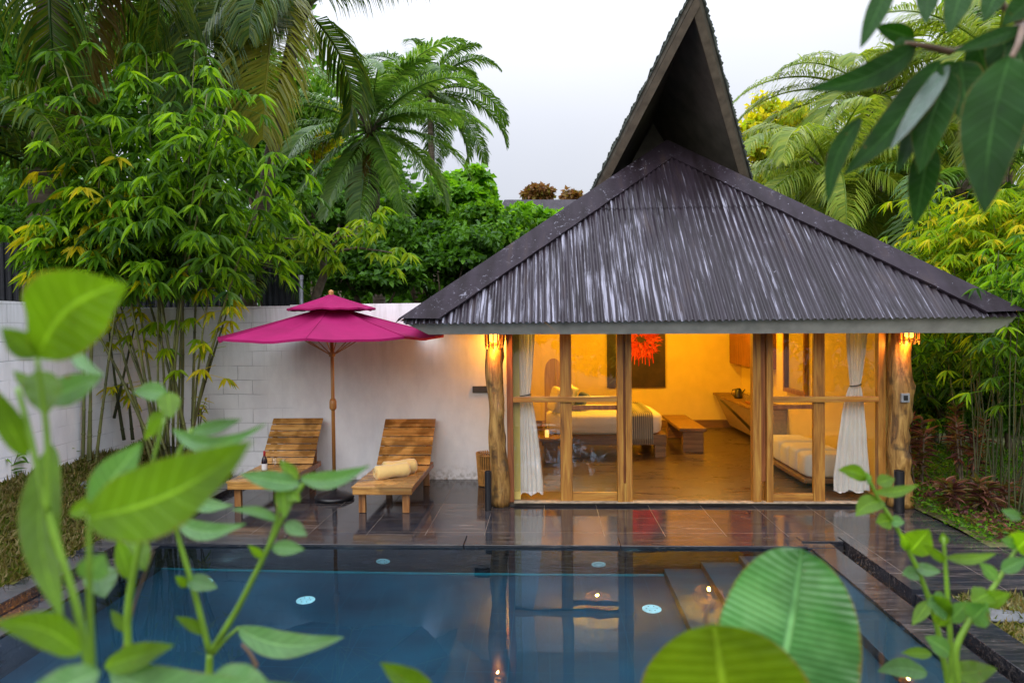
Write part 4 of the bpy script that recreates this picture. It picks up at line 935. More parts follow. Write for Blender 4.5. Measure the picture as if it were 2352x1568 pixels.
for i, (dx, dy, lb) in enumerate(((.13, .02, 'empty stemmed wine glass closer to the bottle'), (.27, -.04, 'empty stemmed wine glass farther right from the bottle'))):
    tag(MB().lathe((bx+dx, by+dy, .375 if i else .374), [(.032, 0), (.03, .004), (.004, .008), (.004, .09), (.02, .105), (.035, .13), (.036, .16), (.030, .20), (.0285, .20), (.034, .16), (.033, .132), (.003, .1)], 20).build('wine_glass', MT['clear'], smooth=True), lb, 'wine glass', 'wine glasses on the left lounger')
cs_ = thing('sunglasses', 'small black sunglasses lying left of the wine bottle', 'sunglasses', (bx-.13, by+.0, .354))
m = MB()
for dx in (-.035, .035): m.lathe((bx-.13+dx, by, .362), [(.026, 0), (.028, .008), (.024, .016)], 14)
m.tube([(bx-.14, by, .372), (bx-.12, by, .372)], .004, 5)
for dx in (-.062, .062): m.tube([(bx-.13+dx, by, .37), (bx-.13+dx*.9, by+.11, .366)], .004, 5)
m.build('frame', MT['black'], cs_, local=(bx-.13, by, .354))

# ================================================================== PARASOL
ux, uy = -2.885, 9.05
um = thing('parasol', 'magenta two tier market parasol standing between the loungers', 'parasol', (ux, uy, 0)); ul = (ux, uy, 0)
def canopy(R_, z0, z1, r_in, name, sag=.05, n=8, seed=0, valance=.0, rot0=.0):
    V = []; q = []; K = 10; J = 8; tot = n*J
    for i in range(K+1):
        t = i/K; 
        for j in range(tot):
            a = rot0+2*pi*j/tot; f = (j % J)/J; chord = cos(pi/n)/cos((f-.5)*2*pi/n)
            rr_ = (r_in+(R_-r_in)*t)*(1+(chord-1)*min(1, t*2)); zz = z0+(z1-z0)*(t**.92)-sag*sin(pi*f)*sin(pi*min(1, t*.8))*1.0+.006*sin(a*13+t*9)*sin(pi*f)
            V.append((ux+cos(a)*rr_, uy+sin(a)*rr_, zz))
    for i in range(K):
        for j in range(tot): q.append((i*tot+j, i*tot+(j+1) % tot, (i+1)*tot+(j+1) % tot, (i+1)*tot+j))
    if valance:
        base = K*tot; o = len(V)
        for j in range(tot): x, y, z = V[base+j]; V.append((x, y, z-valance))
        for j in range(tot): q.append((base+j, base+(j+1) % tot, o+(j+1) % tot, o+j))
    return MB().add(V, q).build(name, MT['canopy'], um, smooth=False, local=ul)
canopy(1.50, 2.585, 2.195, .10, 'canopy', valance=.028, rot0=.12); canopy(.59, 2.755, 2.572, .03, 'canopy_vent', sag=.02, valance=.022, rot0=.12)
for k in range(8):
    a = .12+2*pi*k/8; K = 10; P_ = []
    for i in range(K+1): t = i/K; rr_ = .10+1.40*t; P_.append((ux+cos(a)*rr_, uy+sin(a)*rr_, 2.585+(2.195-2.585)*(t**.92)+.004))
    MB().tube(P_, .005, 5).build('seam', MT['canopy'], um, local=ul)
MB().tube([(ux, uy, .30), (ux, uy, 2.74)], .024, 14).build('pole', MT['pole'], um, smooth=True, local=ul)
MB().lathe((ux, uy, 0), [(.025, 2.735), (.04, 2.745), (.03, 2.765), (.036, 2.785), (.03, 2.81), (.005, 2.822)], 16).build('finial', MT['pole'], um, smooth=True, local=ul)
MB().lathe((ux, uy, 0), [(.028, 1.20), (.047, 1.23), (.047, 1.32), (.03, 1.36)], 16).build('collar', MT['pole'], um, smooth=True, local=ul)
MB().tube([(ux, uy, .09), (ux, uy, .36)], .032, 16).build('base_tube', MT['black'], um, local=ul)
MB().lathe((ux, uy, .002), [(.25, 0), (.262, .02), (.262, .04), (.22, .06), (.16, .085), (.09, .10), (.05, .12)], 40).build('base', MT['black'], um, smooth=True, local=ul)
for k in range(8):
    a = .12+2*pi*k/8; c, s_ = cos(a), sin(a); rb = MB(); rb.tube([(ux+c*.05, uy+s_*.05, 2.54), (ux+c*1.49, uy+s_*1.49, 2.175)], .009, 6); rb.build('rib', MT['pole'], um, local=ul)
    MB().tube([(ux+c*.03, uy+s_*.03, 1.95), (ux+c*.72, uy+s_*.72, 2.36)], .007, 6).build('strut', MT['pole'], um, local=ul)
MB().lathe((ux, uy, 0), [(.028, 1.92), (.042, 1.93), (.042, 1.98), (.028, 1.99)], 16).build('runner', MT['pole'], um, local=ul)
# pool inlets
def inlet(c, nrm, label, r0=.075):
    root = thing('pool_inlet', label, 'pool fitting', c, group='round white pool fittings'); cm = plain('pale_fitting', (.45, .80, .85), .4)
    e1 = np.array([1., 0, 0]); e2 = np.array([0, 1., 0]) if nrm[2] else np.array([0, 0, 1.]); nrm = np.array(nrm, float); m = MB(); n = 28; V = []
    for rr_, h in ((r0, 0), (r0, .008), (r0*.85, .014), (r0*.3, .014), (r0*.28, .006)):
        for j in range(n): a = 2*pi*j/n; V.append(np.array(c)+e1*cos(a)*rr_+e2*sin(a)*rr_+nrm*(h+.001))
    q = [(i*n+j, i*n+(j+1) % n, (i+1)*n+(j+1) % n, (i+1)*n+j) for i in range(4) for j in range(n)]
    m.add(V, q, ng=[[4*n+j for j in range(n)]]).build('disc', cm, root, local=c)
    m = MB()
    for k in range(6): a = pi*k/3; p = np.array(c)+e1*cos(a)*r0*.55+e2*sin(a)*r0*.55+nrm*.0165; m.add([p+e1*.008, p+e2*.008, p-e1*.008, p-e2*.008], [(0, 1, 2, 3)])
    m.build('screw', MT['black'], root, local=c)
def refr(x, y, wall=False):
    """where the bent ray under the water lands, on the rear wall or the floor"""
    p = atz(x, y, -.026); d = ray(x, y); d /= np.linalg.norm(d); n = 1/1.333; c = -d[2]; t_ = n*d+(n*c-math.sqrt(1-n*n*(1-c*c)))*np.array([0, 0, 1.])
    if wall: return tuple(p+t_*((PY1-p[1])/t_[1]))
    return tuple(p+t_*((zf+.026)/t_[2]))
c = refr(880, 1288, True); inlet((c[0], PY1-.001, c[2]), (0, -1, 0), 'round white fitting on the dark rear pool wall below the right lounger')
c = refr(1375, 1295, True); inlet((c[0], PY1-.001, c[2]), (0, -1, 0), 'round white fitting on the dark rear pool wall below the villa door')
inlet(refr(702, 1378), (0, 0, 1), 'round white floor fitting at the left middle of the pool', .09); inlet(refr(1497, 1398), (0, 0, 1), 'round white floor fitting by the pool steps', .09)
inlet(refr(460, 1337), (0, 0, 1), 'round white floor fitting in the far left pool corner', .12)

# ================================================================== VEGETATION
def pal(x, y, Y): return aty(x, y, Y)
# coconut palms
palm('coconut_palm', 'coconut palm whose full green crown stands in the middle behind the umbrella', 'palm', pal(852, 296, 16.5), (*pal(880, 700, 17)[:2], 0), 2.9, 9, 3, 'palm_h', 'coconut palms', els=(1.3, -.3), droop=1.2, ll=.70, n=84, w=.036, trunk_r=.16, dead=1, hang=.5,
     custom=[(-.25, 1.15, 3.28, 1.3), (-.3, .75, 3.53, 1.5), (-.35, .32, 3.44, 1.2), (-.4, -.1, 3.28, 1.0), (-.6, -.45, 3.12, .7), (-.9, -.75, 3.12, .5), (-pi/2, -1.0, 2.95, .3), (pi+.25, 1.0, 2.95, 1.2), (pi+.3, .5, 3.12, 1.4), (pi+.35, .12, 3.20, 1.0), (pi+.4, -.25, 3.03, .8), (pi+.6, -.6, 2.95, .6), (pi+1.0, -.85, 2.79, .4), (1.4, 1.2, 2.95, 1.2), (-1.2, .9, 2.95, 1.8)])
palm('coconut_palm', 'coconut palm showing right behind the central crown against the pale sky', 'palm', pal(985, 215, 29), (*pal(1010, 700, 30)[:2], 0), 4.4, 22, 5, 'palm', 'coconut palms', els=(1.2, -.6), droop=1.5, ll=.95, n=76, w=.05)
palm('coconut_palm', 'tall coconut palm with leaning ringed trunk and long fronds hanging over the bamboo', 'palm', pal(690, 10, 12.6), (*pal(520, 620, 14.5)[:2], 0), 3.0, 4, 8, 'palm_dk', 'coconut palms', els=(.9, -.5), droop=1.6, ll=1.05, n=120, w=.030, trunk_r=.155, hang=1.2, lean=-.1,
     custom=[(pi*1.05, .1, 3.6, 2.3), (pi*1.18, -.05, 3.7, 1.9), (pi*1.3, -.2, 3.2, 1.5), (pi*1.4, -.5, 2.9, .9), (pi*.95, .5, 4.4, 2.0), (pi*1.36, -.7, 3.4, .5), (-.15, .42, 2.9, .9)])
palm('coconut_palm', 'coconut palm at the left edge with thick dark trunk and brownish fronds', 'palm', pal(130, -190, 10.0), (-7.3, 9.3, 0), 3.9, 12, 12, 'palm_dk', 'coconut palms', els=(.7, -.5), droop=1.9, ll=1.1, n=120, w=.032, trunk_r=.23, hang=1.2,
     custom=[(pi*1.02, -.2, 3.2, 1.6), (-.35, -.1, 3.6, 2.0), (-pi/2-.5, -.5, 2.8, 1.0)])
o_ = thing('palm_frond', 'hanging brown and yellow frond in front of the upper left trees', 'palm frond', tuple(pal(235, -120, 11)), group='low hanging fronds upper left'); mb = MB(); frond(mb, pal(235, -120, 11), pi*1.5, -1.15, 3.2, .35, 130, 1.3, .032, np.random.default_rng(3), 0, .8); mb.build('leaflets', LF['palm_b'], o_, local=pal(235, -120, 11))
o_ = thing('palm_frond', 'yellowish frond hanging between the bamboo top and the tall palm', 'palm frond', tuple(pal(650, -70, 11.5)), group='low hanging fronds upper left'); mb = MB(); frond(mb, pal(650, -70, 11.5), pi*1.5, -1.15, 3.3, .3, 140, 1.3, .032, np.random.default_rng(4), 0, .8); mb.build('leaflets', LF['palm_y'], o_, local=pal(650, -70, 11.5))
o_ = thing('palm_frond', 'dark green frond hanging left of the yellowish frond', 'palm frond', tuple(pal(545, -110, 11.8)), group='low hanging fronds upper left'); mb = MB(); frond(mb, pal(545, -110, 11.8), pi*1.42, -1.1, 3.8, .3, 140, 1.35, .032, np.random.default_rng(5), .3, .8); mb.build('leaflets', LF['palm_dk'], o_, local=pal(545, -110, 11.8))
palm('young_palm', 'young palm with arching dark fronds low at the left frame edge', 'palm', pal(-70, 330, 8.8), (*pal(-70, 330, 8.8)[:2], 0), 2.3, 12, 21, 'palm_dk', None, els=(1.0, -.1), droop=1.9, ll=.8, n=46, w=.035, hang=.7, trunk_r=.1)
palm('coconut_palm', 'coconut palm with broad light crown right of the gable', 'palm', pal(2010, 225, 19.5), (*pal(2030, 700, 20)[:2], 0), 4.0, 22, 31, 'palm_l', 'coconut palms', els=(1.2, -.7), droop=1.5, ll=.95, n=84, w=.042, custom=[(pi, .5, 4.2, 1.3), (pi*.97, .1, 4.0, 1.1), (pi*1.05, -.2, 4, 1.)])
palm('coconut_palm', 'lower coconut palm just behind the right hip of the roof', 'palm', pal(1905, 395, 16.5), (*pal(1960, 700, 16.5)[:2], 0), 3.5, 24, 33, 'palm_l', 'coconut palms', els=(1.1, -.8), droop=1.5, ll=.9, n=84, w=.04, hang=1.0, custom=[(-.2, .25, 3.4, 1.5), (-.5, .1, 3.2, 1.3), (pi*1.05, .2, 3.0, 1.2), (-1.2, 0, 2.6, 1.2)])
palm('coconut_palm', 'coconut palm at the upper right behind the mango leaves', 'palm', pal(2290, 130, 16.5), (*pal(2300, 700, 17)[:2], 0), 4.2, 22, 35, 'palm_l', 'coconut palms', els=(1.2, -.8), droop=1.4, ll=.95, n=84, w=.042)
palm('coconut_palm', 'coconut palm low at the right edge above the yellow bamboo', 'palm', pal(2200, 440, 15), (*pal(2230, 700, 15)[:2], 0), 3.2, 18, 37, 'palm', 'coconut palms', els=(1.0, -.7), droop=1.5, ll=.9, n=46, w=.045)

# left bamboo
r = np.random.default_rng(40)
c1 = []
for k in range(15):
    a = r.uniform(0, 2*pi); b = np.array([-5.25+.26*cos(a), 9.35+.22*sin(a), .2]); t_ = b+[r.normal()*.75-.1, r.normal()*.4-.1, r.uniform(3.4, 6.0)]; c1.append((b, t_, (r.normal()*.5, r.normal()*.2)))
for dx, dz, bx_ in ((1.3, 4.4, .5), (-1.0, 4.0, -.3), (-.4, 5.9, .1), (.35, 6.1, .1)): b = np.array([-5.25+.1*dx, 9.3, .2]); c1.append((b, b+[dx*.7, r.normal()*.2, dz], (bx_, 0)))
bamboo_clump('bamboo_clump', 'large bright bamboo clump in front of the white wall corner', c1, 720, LF['bamboo'], r, L=.35, W=.050, zmin=2.95, spread=.9, mat2=LF['bamboo_dk'], group=None)
r = np.random.default_rng(41); c2 = []
for x, y, dx, dz in ((188, 1135, .15, 3.6), (199, 1140, .2, 4.4), (207, 1138, .05, 3.9), (212, 1130, .4, 3.2)):
    b = aty(x, y, 8.7); c2.append((b, b+[dx, .1, dz], (.1*r.normal(), 0)))
bamboo_clump('bamboo_clump', 'thin clump of four upright culms at the left of the white wall', c2, 130, LF['bamboo'], r, L=.34, W=.052, zmin=3.1, spread=.7, mat2=LF['lime'])
r = np.random.default_rng(42)
b = aty(285, 1010, 9.4); cs3 = [(b, aty(240, 740, 9.2), (.05, 0)), (aty(262, 960, 9.3), aty(320, 700, 9.3), (0, 0)), (aty(305, 1010, 9.5), aty(292, 880, 9.5), (0, 0))]
bamboo_clump('bamboo_clump', 'three bare dark stems leaning against the white wall', cs3, 4, LF['lime'], r, L=.25, W=.035, zmin=1.2, spread=.2, cmat=MT['culm_dk'])
r = np.random.default_rng(43)      # lone arching stem in front of the wall
b = np.array([-5.1, 9.3, .5]); cs4 = [(b, aty(515, 690, 9.3), (.1, 0))]
bamboo_clump('bamboo_shoot', 'single dark stem arching right over the white wall from the clump', cs4, 6, LF['lime'], r, L=.3, W=.045, zmin=1.7, spread=.3, cmat=MT['culm_dk'])
# low leaves on the visible culms
r = np.random.default_rng(44)
P = np.array([aty(x, y, 9.2) for x, y in ((400, 735), (440, 730), (360, 740), (330, 755), (455, 780), (380, 800), (410, 850), (300, 770), (355, 745))]); O = np.stack([r.normal(size=9), -np.ones(9), np.zeros(9)], 1)
mb = MB(); fan_clusters(mb, P, O, r, nl=8, L=.3, W=.045); lo = mb.build('low_foliage', LF['lemon'], [o for o in bpy.data.objects if o.name == 'bamboo_clump'][0]); lo.location = -Vector(lo.parent.location)
# yellow-green schefflera above the umbrella
r = np.random.default_rng(45); b0_ = (*pal(722, 700, 11.2)[:2], 0); root = thing('schefflera', 'yellow green umbrella tree branches reaching over the magenta parasol', 'tree', b0_)
m = MB(); m.tube([b0_, pal(722, 690, 11.2), pal(745, 630, 11.2), pal(740, 570, 11.2)], [.10, .085, .07, .05], 8)
tw_ = [(680, 470), (640, 545), (700, 540), (745, 560), (800, 520), (850, 510), (900, 580), (770, 590), (720, 560), (830, 535)]
for x, y in tw_: m.tube([pal(740, 585, 11.2), (pal(740, 585, 11.2)+pal(x, y, 10.9))/2+[0, 0, .1], pal(x, y, 10.9)], [.03, .02, .01], 5)
m.build('trunk', MT['bark'], root, smooth=True, local=b0_)
P = []; O = []
for x, y in tw_:
    for k in range(5): P.append(pal(x+r.normal()*18, y+r.normal()*14, 10.9+r.normal()*.2)); O.append([r.normal(), -abs(r.normal())*.7-.2, .0])
mb = MB(); fan_clusters(mb, np.array(P), np.array(O), r, nl=7, L=.34, W=.068); mb.build('foliage', LF['lemon'], root, local=b0_)

def B(name, label, cat, x, y, Y, rx, rz, n, mat, size, seed, ry=None, **k):
    c = pal(x, y, Y); s_ = Y/F; return bush(name, label, cat, c, (rx*s_, (ry or rx*s_*.8), rz*s_), n, mat, size, seed, **k)
G1 = 'trees beyond the boundary wall'
# undergrowth shrubs right behind the wall
B('shrub', 'dark leafy shrub directly above the wall behind the parasol', 'shrub', 860, 605, 13, 150, 110, 6500, 'broad', .15, 1, group='shrubs above the white wall')
B('shrub', 'dark leafy shrub between the parasol and the roof corner', 'shrub', 1020, 610, 14, 150, 110, 7000, 'broad', .15, 2, group='shrubs above the white wall')
B('shrub', 'green leafy shrub tucked behind the left hip of the roof', 'shrub', 1130, 560, 15, 120, 90, 5000, 'under', .15, 3, group='shrubs above the white wall')
B('creeper_mound', 'bright green creeper covered tree right of the central palm', 'tree', 1060, 472, 21, 105, 88, 7000, 'bright', .24, 4, kind='quad', ratio=.9, group=G1)
B('creeper_mound', 'bright lime creeper mound below the distant roof', 'tree', 1235, 528, 20, 120, 52, 7000, 'bright', .22, 5, ratio=.9, group=G1)
B('creeper_mound', 'darker creeper covered tree beneath the central palm fronds', 'tree', 960, 530, 20, 130, 80, 6000, 'under', .24, 6, ratio=.9, group=G1)
B('shrub', 'dark shrub filling the gap behind the navy fence panel', 'shrub', 620, 600, 13.5, 120, 100, 6500, 'under', .15, 7, group='shrubs above the white wall')
B('shrub', 'dark shrub behind the bamboo and the left fence', 'shrub', 430, 560, 14.5, 160, 150, 7000, 'broad', .17, 8, group='shrubs above the white wall')
B('shrub', 'dark shrub behind the corrugated fence at the far left', 'shrub', 130, 520, 14.5, 210, 150, 7000, 'broad', .17, 9, group='shrubs above the white wall')
# tall trees at the back
B('broadleaf_tree', 'tall dark tree filling the upper left corner', 'tree', 60, 230, 24, 260, 260, 8000, 'broad', .36, 11, group=G1)
B('broadleaf_tree', 'tall dark tree behind the bamboo clump', 'tree', 330, 260, 26, 230, 250, 8000, 'broad', .38, 12, group=G1)
B('broadleaf_tree', 'mid green tree behind the leaning palm trunk', 'tree', 610, 330, 27, 160, 200, 7000, 'under', .34, 13, group=G1)
B('broadleaf_tree', 'yellow green tree glimpsed left of the central palm crown', 'tree', 710, 330, 30, 90, 90, 3500, 'lime', .30, 14, group=G1)
B('broadleaf_tree', 'green tree behind the lower fronds of the central palm', 'tree', 780, 490, 27, 170, 110, 6000, 'broad', .32, 15, group=G1)
B('broadleaf_tree', 'small rust leaved treetop beyond the distant roof', 'tree', 1237, 442, 42, 34, 20, 1600, 'rust', .35, 16, group=G1)
B('broadleaf_tree', 'small reddish green treetop touching the left of the gable', 'tree', 1318, 455, 40, 30, 20, 1200, 'rust', .35, 17, group=G1)
B('broadleaf_tree', 'olive tree behind the foot of the gable on the right', 'tree', 1770, 330, 26, 90, 110, 5000, 'lime', .28, 18, group=G1)
B('broadleaf_tree', 'dark green tree behind the right palms', 'tree', 2000, 430, 25, 240, 170, 8000, 'broad', .34, 19, group=G1)
B('broadleaf_tree', 'tall dark tree in the upper right corner', 'tree', 2300, 200, 26, 170, 220, 7000, 'broad', .36, 20, group=G1)
B('broadleaf_tree', 'dark tree behind the yellow bamboo', 'tree', 2260, 560, 18, 200, 190, 7000, 'under', .25, 21, group=G1)
B('broadleaf_tree', 'deep green tree behind the garden at the right frame edge', 'tree', 2200, 800, 16.5, 220, 150, 8000, 'broad', .2, 22, group=G1, base=(10.5, 17.5, 0))
for i, (x, y, h, lb) in enumerate([(-9, -7, 5.0, 'dark tree on the near side of the garden mirrored in the left window'), (-3, -9, 5.6, 'dark tree on the near side of the garden mirrored in the middle window'), (3.5, -8, 5.2, 'dark tree on the near side of the garden mirrored in the right window'), (9.5, -6, 4.8, 'dark tree near the right corner mirrored faintly in the glass')]):
    bush('broadleaf_tree', lb, 'tree', (x, y, h*.52), (3.4, 2.2, h*.5), 4500, 'under', .34, 120+i, 'trees on the near side of the garden')
# far mass of trees closing the view
mb = MB(); r = np.random.default_rng(60); P = []; U = []
for k in range(60):
    x = r.uniform(-40, 36); yy = r.uniform(36, 44); hgt = 7.5+2.2*sin(x*.35)+r.normal()*.8+(5.5 if x < -9 else 0)+(1.5 if x > 14 else 0)
    if -6 < x < 12: hgt = 5.4+r.normal()*.4
    p, u = lump_points((x, yy, hgt*.5), (3.2, 2.5, hgt*.55), 1000, r, 9, .5); P.append(p); U.append(u)
P = np.concatenate(P); U = np.concatenate(U); N = len(P); L_ = r.uniform(.35, .8, N)
scatter(mb, leaf_tpl('quad'), P, U*.5+unit(N, r)*.8+[0, 0, -.4], U+unit(N, r)*.4+[0, 0, .4], L_, L_*.6)
o = mb.build('distant_wood', LF['broad']); tag(o, 'dark mass of far trees closing the view behind the palms', 'trees', kind='stuff')
# the neighbour's roof
a = pal(1155, 437, 33); b = pal(1315, 437, 33); nr = thing('distant_house', 'grey weathered roof of a neighbouring house just above the creepers', 'house', (a[0], 33, 0))
MB().add([(a[0]-.5, 33, a[2]-1.3), (b[0]+2, 33, a[2]-1.3), (b[0]+2, 36, a[2]), (a[0]-.1, 36, a[2]+.1)], [(0, 1, 2, 3)]).build('roof', MT['cap'], nr, local=(a[0], 33, 0))
MB().box(a[0]-.2, b[0]+1.8, 33.4, 38, 0, a[2]-1.25).build('wall', MT['plaster'], nr, local=(a[0], 33, 0))

# right bamboo
r = np.random.default_rng(70); c5 = []
for k in range(34):
    b = np.array([r.uniform(5.15, 5.95), r.uniform(7.8, 8.9), 0]); c5.append((b, b+[r.uniform(-.1, 1.5), r.uniform(-.1, .9), r.uniform(2.2, 3.6)], (r.uniform(-.1, .5), 0)))
bamboo_clump('bamboo_clump', 'dense clump of thin dark culms at the right frame edge beside the deck', c5, 330, LF['bamboo'], r, L=.24, W=.030, zmin=1.5, spread=.5, mat2=LF['bamboo_dk'], cmat=MT['culm_dk'], rad=(.007, .013))
r = np.random.default_rng(72); c7 = []
for k in range(24):
    b = np.array([r.uniform(6.3, 7.6), r.uniform(9.6, 11.0), 0]); c7.append((b, b+[r.uniform(-.7, .9), r.uniform(-.2, .5), r.uniform(3.4, 4.3)], (r.uniform(-.4, .3), 0)))
bamboo_clump('bamboo_clump', 'yellow green bamboo crown rising behind the right end of the roof', c7, 1500, LF['lemon'], r, L=.26, W=.034, zmin=2.5, spread=.6, mat2=LF['lime'], cmat=MT['culm'], rad=(.009, .015))
r = np.random.default_rng(71); c6 = []
for k in range(18):
    b = np.array([r.uniform(6.0, 8.2), r.uniform(11, 12.5), 0.1]); c6.append((b, b+[r.uniform(-1.0, .5), r.uniform(-.3, .3), r.uniform(1.8, 3.0)], (r.uniform(-.5, .1), 0)))
bamboo_clump('bamboo_clump', 'darker low bamboo clump in the garden right of the villa post', c6, 500, LF['bamboo'], r, L=.30, W=.040, zmin=.9, spread=.6, mat2=LF['bamboo_dk'], cmat=MT['culm_dk'], rad=(.008, .014))
# shrubs and ti plants in the right bed
def tiplant(x, y, h, seed, label):
    r = np.random.default_rng(seed); root = thing('ti_plant', label, 'plant', (x, y, 0), group='purple ti plants in the right bed'); m = MB(); mb = MB(); P = []; D = []
    for s_ in range(5):
        a = r.uniform(0, 2*pi); rr_ = r.uniform(.05, .3); top = np.array([x+cos(a)*rr_, y+sin(a)*rr_, h*r.uniform(.55, 1)]); m.tube([(x+cos(a)*rr_*.4, y+sin(a)*rr_*.4, 0), top], [.014, .009], 5)
        for k in range(28): z = top[2]*(1-.5*(k/28)**1.3); b = r.uniform(0, 2*pi); e = .9-1.0*k/28; P.append([top[0], top[1], z]); D.append([cos(b)*cos(e), sin(b)*cos(e), sin(e)])
    n = len(P); scatter(mb, leaf_tpl('lance', .25, .3), np.array(P), np.array(D), np.tile([0, 0, 1.], (n, 1))+unit(n, r)*.2, r.uniform(.10, .20, n), r.uniform(.028, .045, n))
    m.build('stem', MT['bark'], root, local=(x, y, 0)); mb.build('leaves', LF['ti'], root, local=(x, y, 0))
for i, (x, y, h, lb) in enumerate([(4.95, 9.3, .95, 'purple ti plant closest to the right driftwood post'), (5.35, 9.0, 1.05, 'tallest dark purple ti plant beside the bamboo culms'), (5.15, 10.0, 1.1, 'purple ti plant behind the one nearest the post'), (5.75, 9.8, 1.2, 'purple ti plant deepest in the right bed'), (4.95, 8.3, .5, 'low red ti plant at the deck edge in the bed'), (5.3, 8.0, .42, 'small reddish ti plant in front of the bamboo culms'), (5.6, 7.55, .40, 'lowest ti plant near the right frame edge')]): tiplant(x, y, h, 80+i, lb)
B('shrub', 'bright leafy shrub just right of the villa post', 'shrub', 2125, 830, 13, 50, 75, 1800, 'bright', .17, 30, group='shrubs in the right bed', base=(6.9, 13, .1))
B('shrub', 'dark green shrub behind the ti plants', 'shrub', 2190, 930, 12, 90, 60, 4000, 'under', .14, 31, group='shrubs in the right bed')
B('shrub', 'leafy shrub closing the gap behind the thin dark culms', 'shrub', 2330, 960, 13.5, 130, 80, 5000, 'under', .15, 36, group='shrubs in the right bed')
B('shrub', 'mid green shrub low behind the far side post', 'shrub', 2150, 1000, 14, 110, 60, 4000, 'under', .14, 37, group='shrubs in the right bed')
B('shrub', 'green shrub at the right edge behind the culms', 'shrub', 2310, 900, 11.5, 70, 90, 4000, 'broad', .14, 32, group='shrubs in the right bed')
B('shrub', 'lime shrub low between post and ti plants', 'shrub', 2140, 905, 12.5, 40, 30, 1200, 'lime', .11, 33, group='shrubs in the right bed')
palm('areca_palm', 'small fern like palm behind the purple plants', 'palm', pal(2180, 940, 11.5), (*pal(2180, 940, 11.5)[:2], 0), .9, 12, 51, 'under', None, els=(1.2, .1), droop=1.8, ll=.25, n=26, w=.02, trunk_r=.03)
palm('areca_palm', 'feathery low palm behind the navy fence panel', 'palm', pal(585, 640, 11.2), (*pal(585, 640, 11.2)[:2], 0), 1.5, 14, 52, 'palm_dk', None, els=(1.3, 0), droop=1.6, ll=.35, n=34, w=.025, trunk_r=.04)
# ground cover in the right bed
r = np.random.default_rng(90); n = 18000; x = r.uniform(4.45, 8.5, n); y = r.uniform(7.2, 12, n); mb = MB(); d = unit(n, r); d[:, 2] = np.abs(d[:, 2])*.6
scatter(mb, leaf_tpl('quad'), np.stack([x, y, r.uniform(0, .10, n)+.03*(y-7)], 1), d, unit(n, r)+[0, 0, 1], r.uniform(.03, .08, n), r.uniform(.02, .04, n))
o = mb.build('ground_cover', LF['under']); tag(o, 'low leafy ground cover over the bed right of the deck', 'ground cover', kind='stuff')
r = np.random.default_rng(91); n = 2600; x = r.uniform(4.6, 7, n); y = r.uniform(7.3, 9.5, n); mb = MB(); d = unit(n, r); d[:, 2] = np.abs(d[:, 2])*.4
scatter(mb, leaf_tpl('quad'), np.stack([x, y, r.uniform(.03, .12, n)+.03*(y-7)], 1), d, unit(n, r)+[0, 0, 1], r.uniform(.05, .11, n), r.uniform(.03, .05, n))
o = mb.build('leaf_litter', LF['ti']); tag(o, 'fallen purple leaves scattered among the ground cover', 'leaf litter', kind='stuff')
# weeds at the foot of the left wall
for i, (x, y, Y, lb) in enumerate([(20, 1110, 7.6, 'small weed at the left frame edge against the white wall'), (140, 1070, 8.6, 'curly weed in the grass left of the culms'), (455, 970, 9.7, 'withered yellow weed by the wall behind the kerb')]):
    p = pal(x, y, Y); r = np.random.default_rng(100+i); root = thing('weed', lb, 'plant', (p[0], p[1], p[2]-.1), group='weeds along the wall'); m = MB(); mb = MB(); P = []; D = []
    for k in range(5):
        a = r.uniform(0, 2*pi); tp = p+[cos(a)*.12, sin(a)*.12, r.uniform(.15, .4)]; m.tube([p-[0, 0, .2], (p+tp)/2+[0, 0, .03], tp], [.008, .006, .003], 4)
        for j in range(5): P.append(p+(tp-p)*(.3+.7*j/4)); D.append([r.normal(), r.normal(), r.uniform(-.6, .6)])
    n = len(P); scatter(mb, leaf_tpl('lance'), np.array(P), np.array(D), np.tile([0, 0, 1.], (n, 1)), r.uniform(.1, .22, n), r.uniform(.03, .05, n))
    m.build('stem', MT['bark'], root, local=(p[0], p[1], p[2]-.1)); mb.build('leaves', LF['lime' if i == 2 else 'under'], root, local=(p[0], p[1], p[2]-.1))

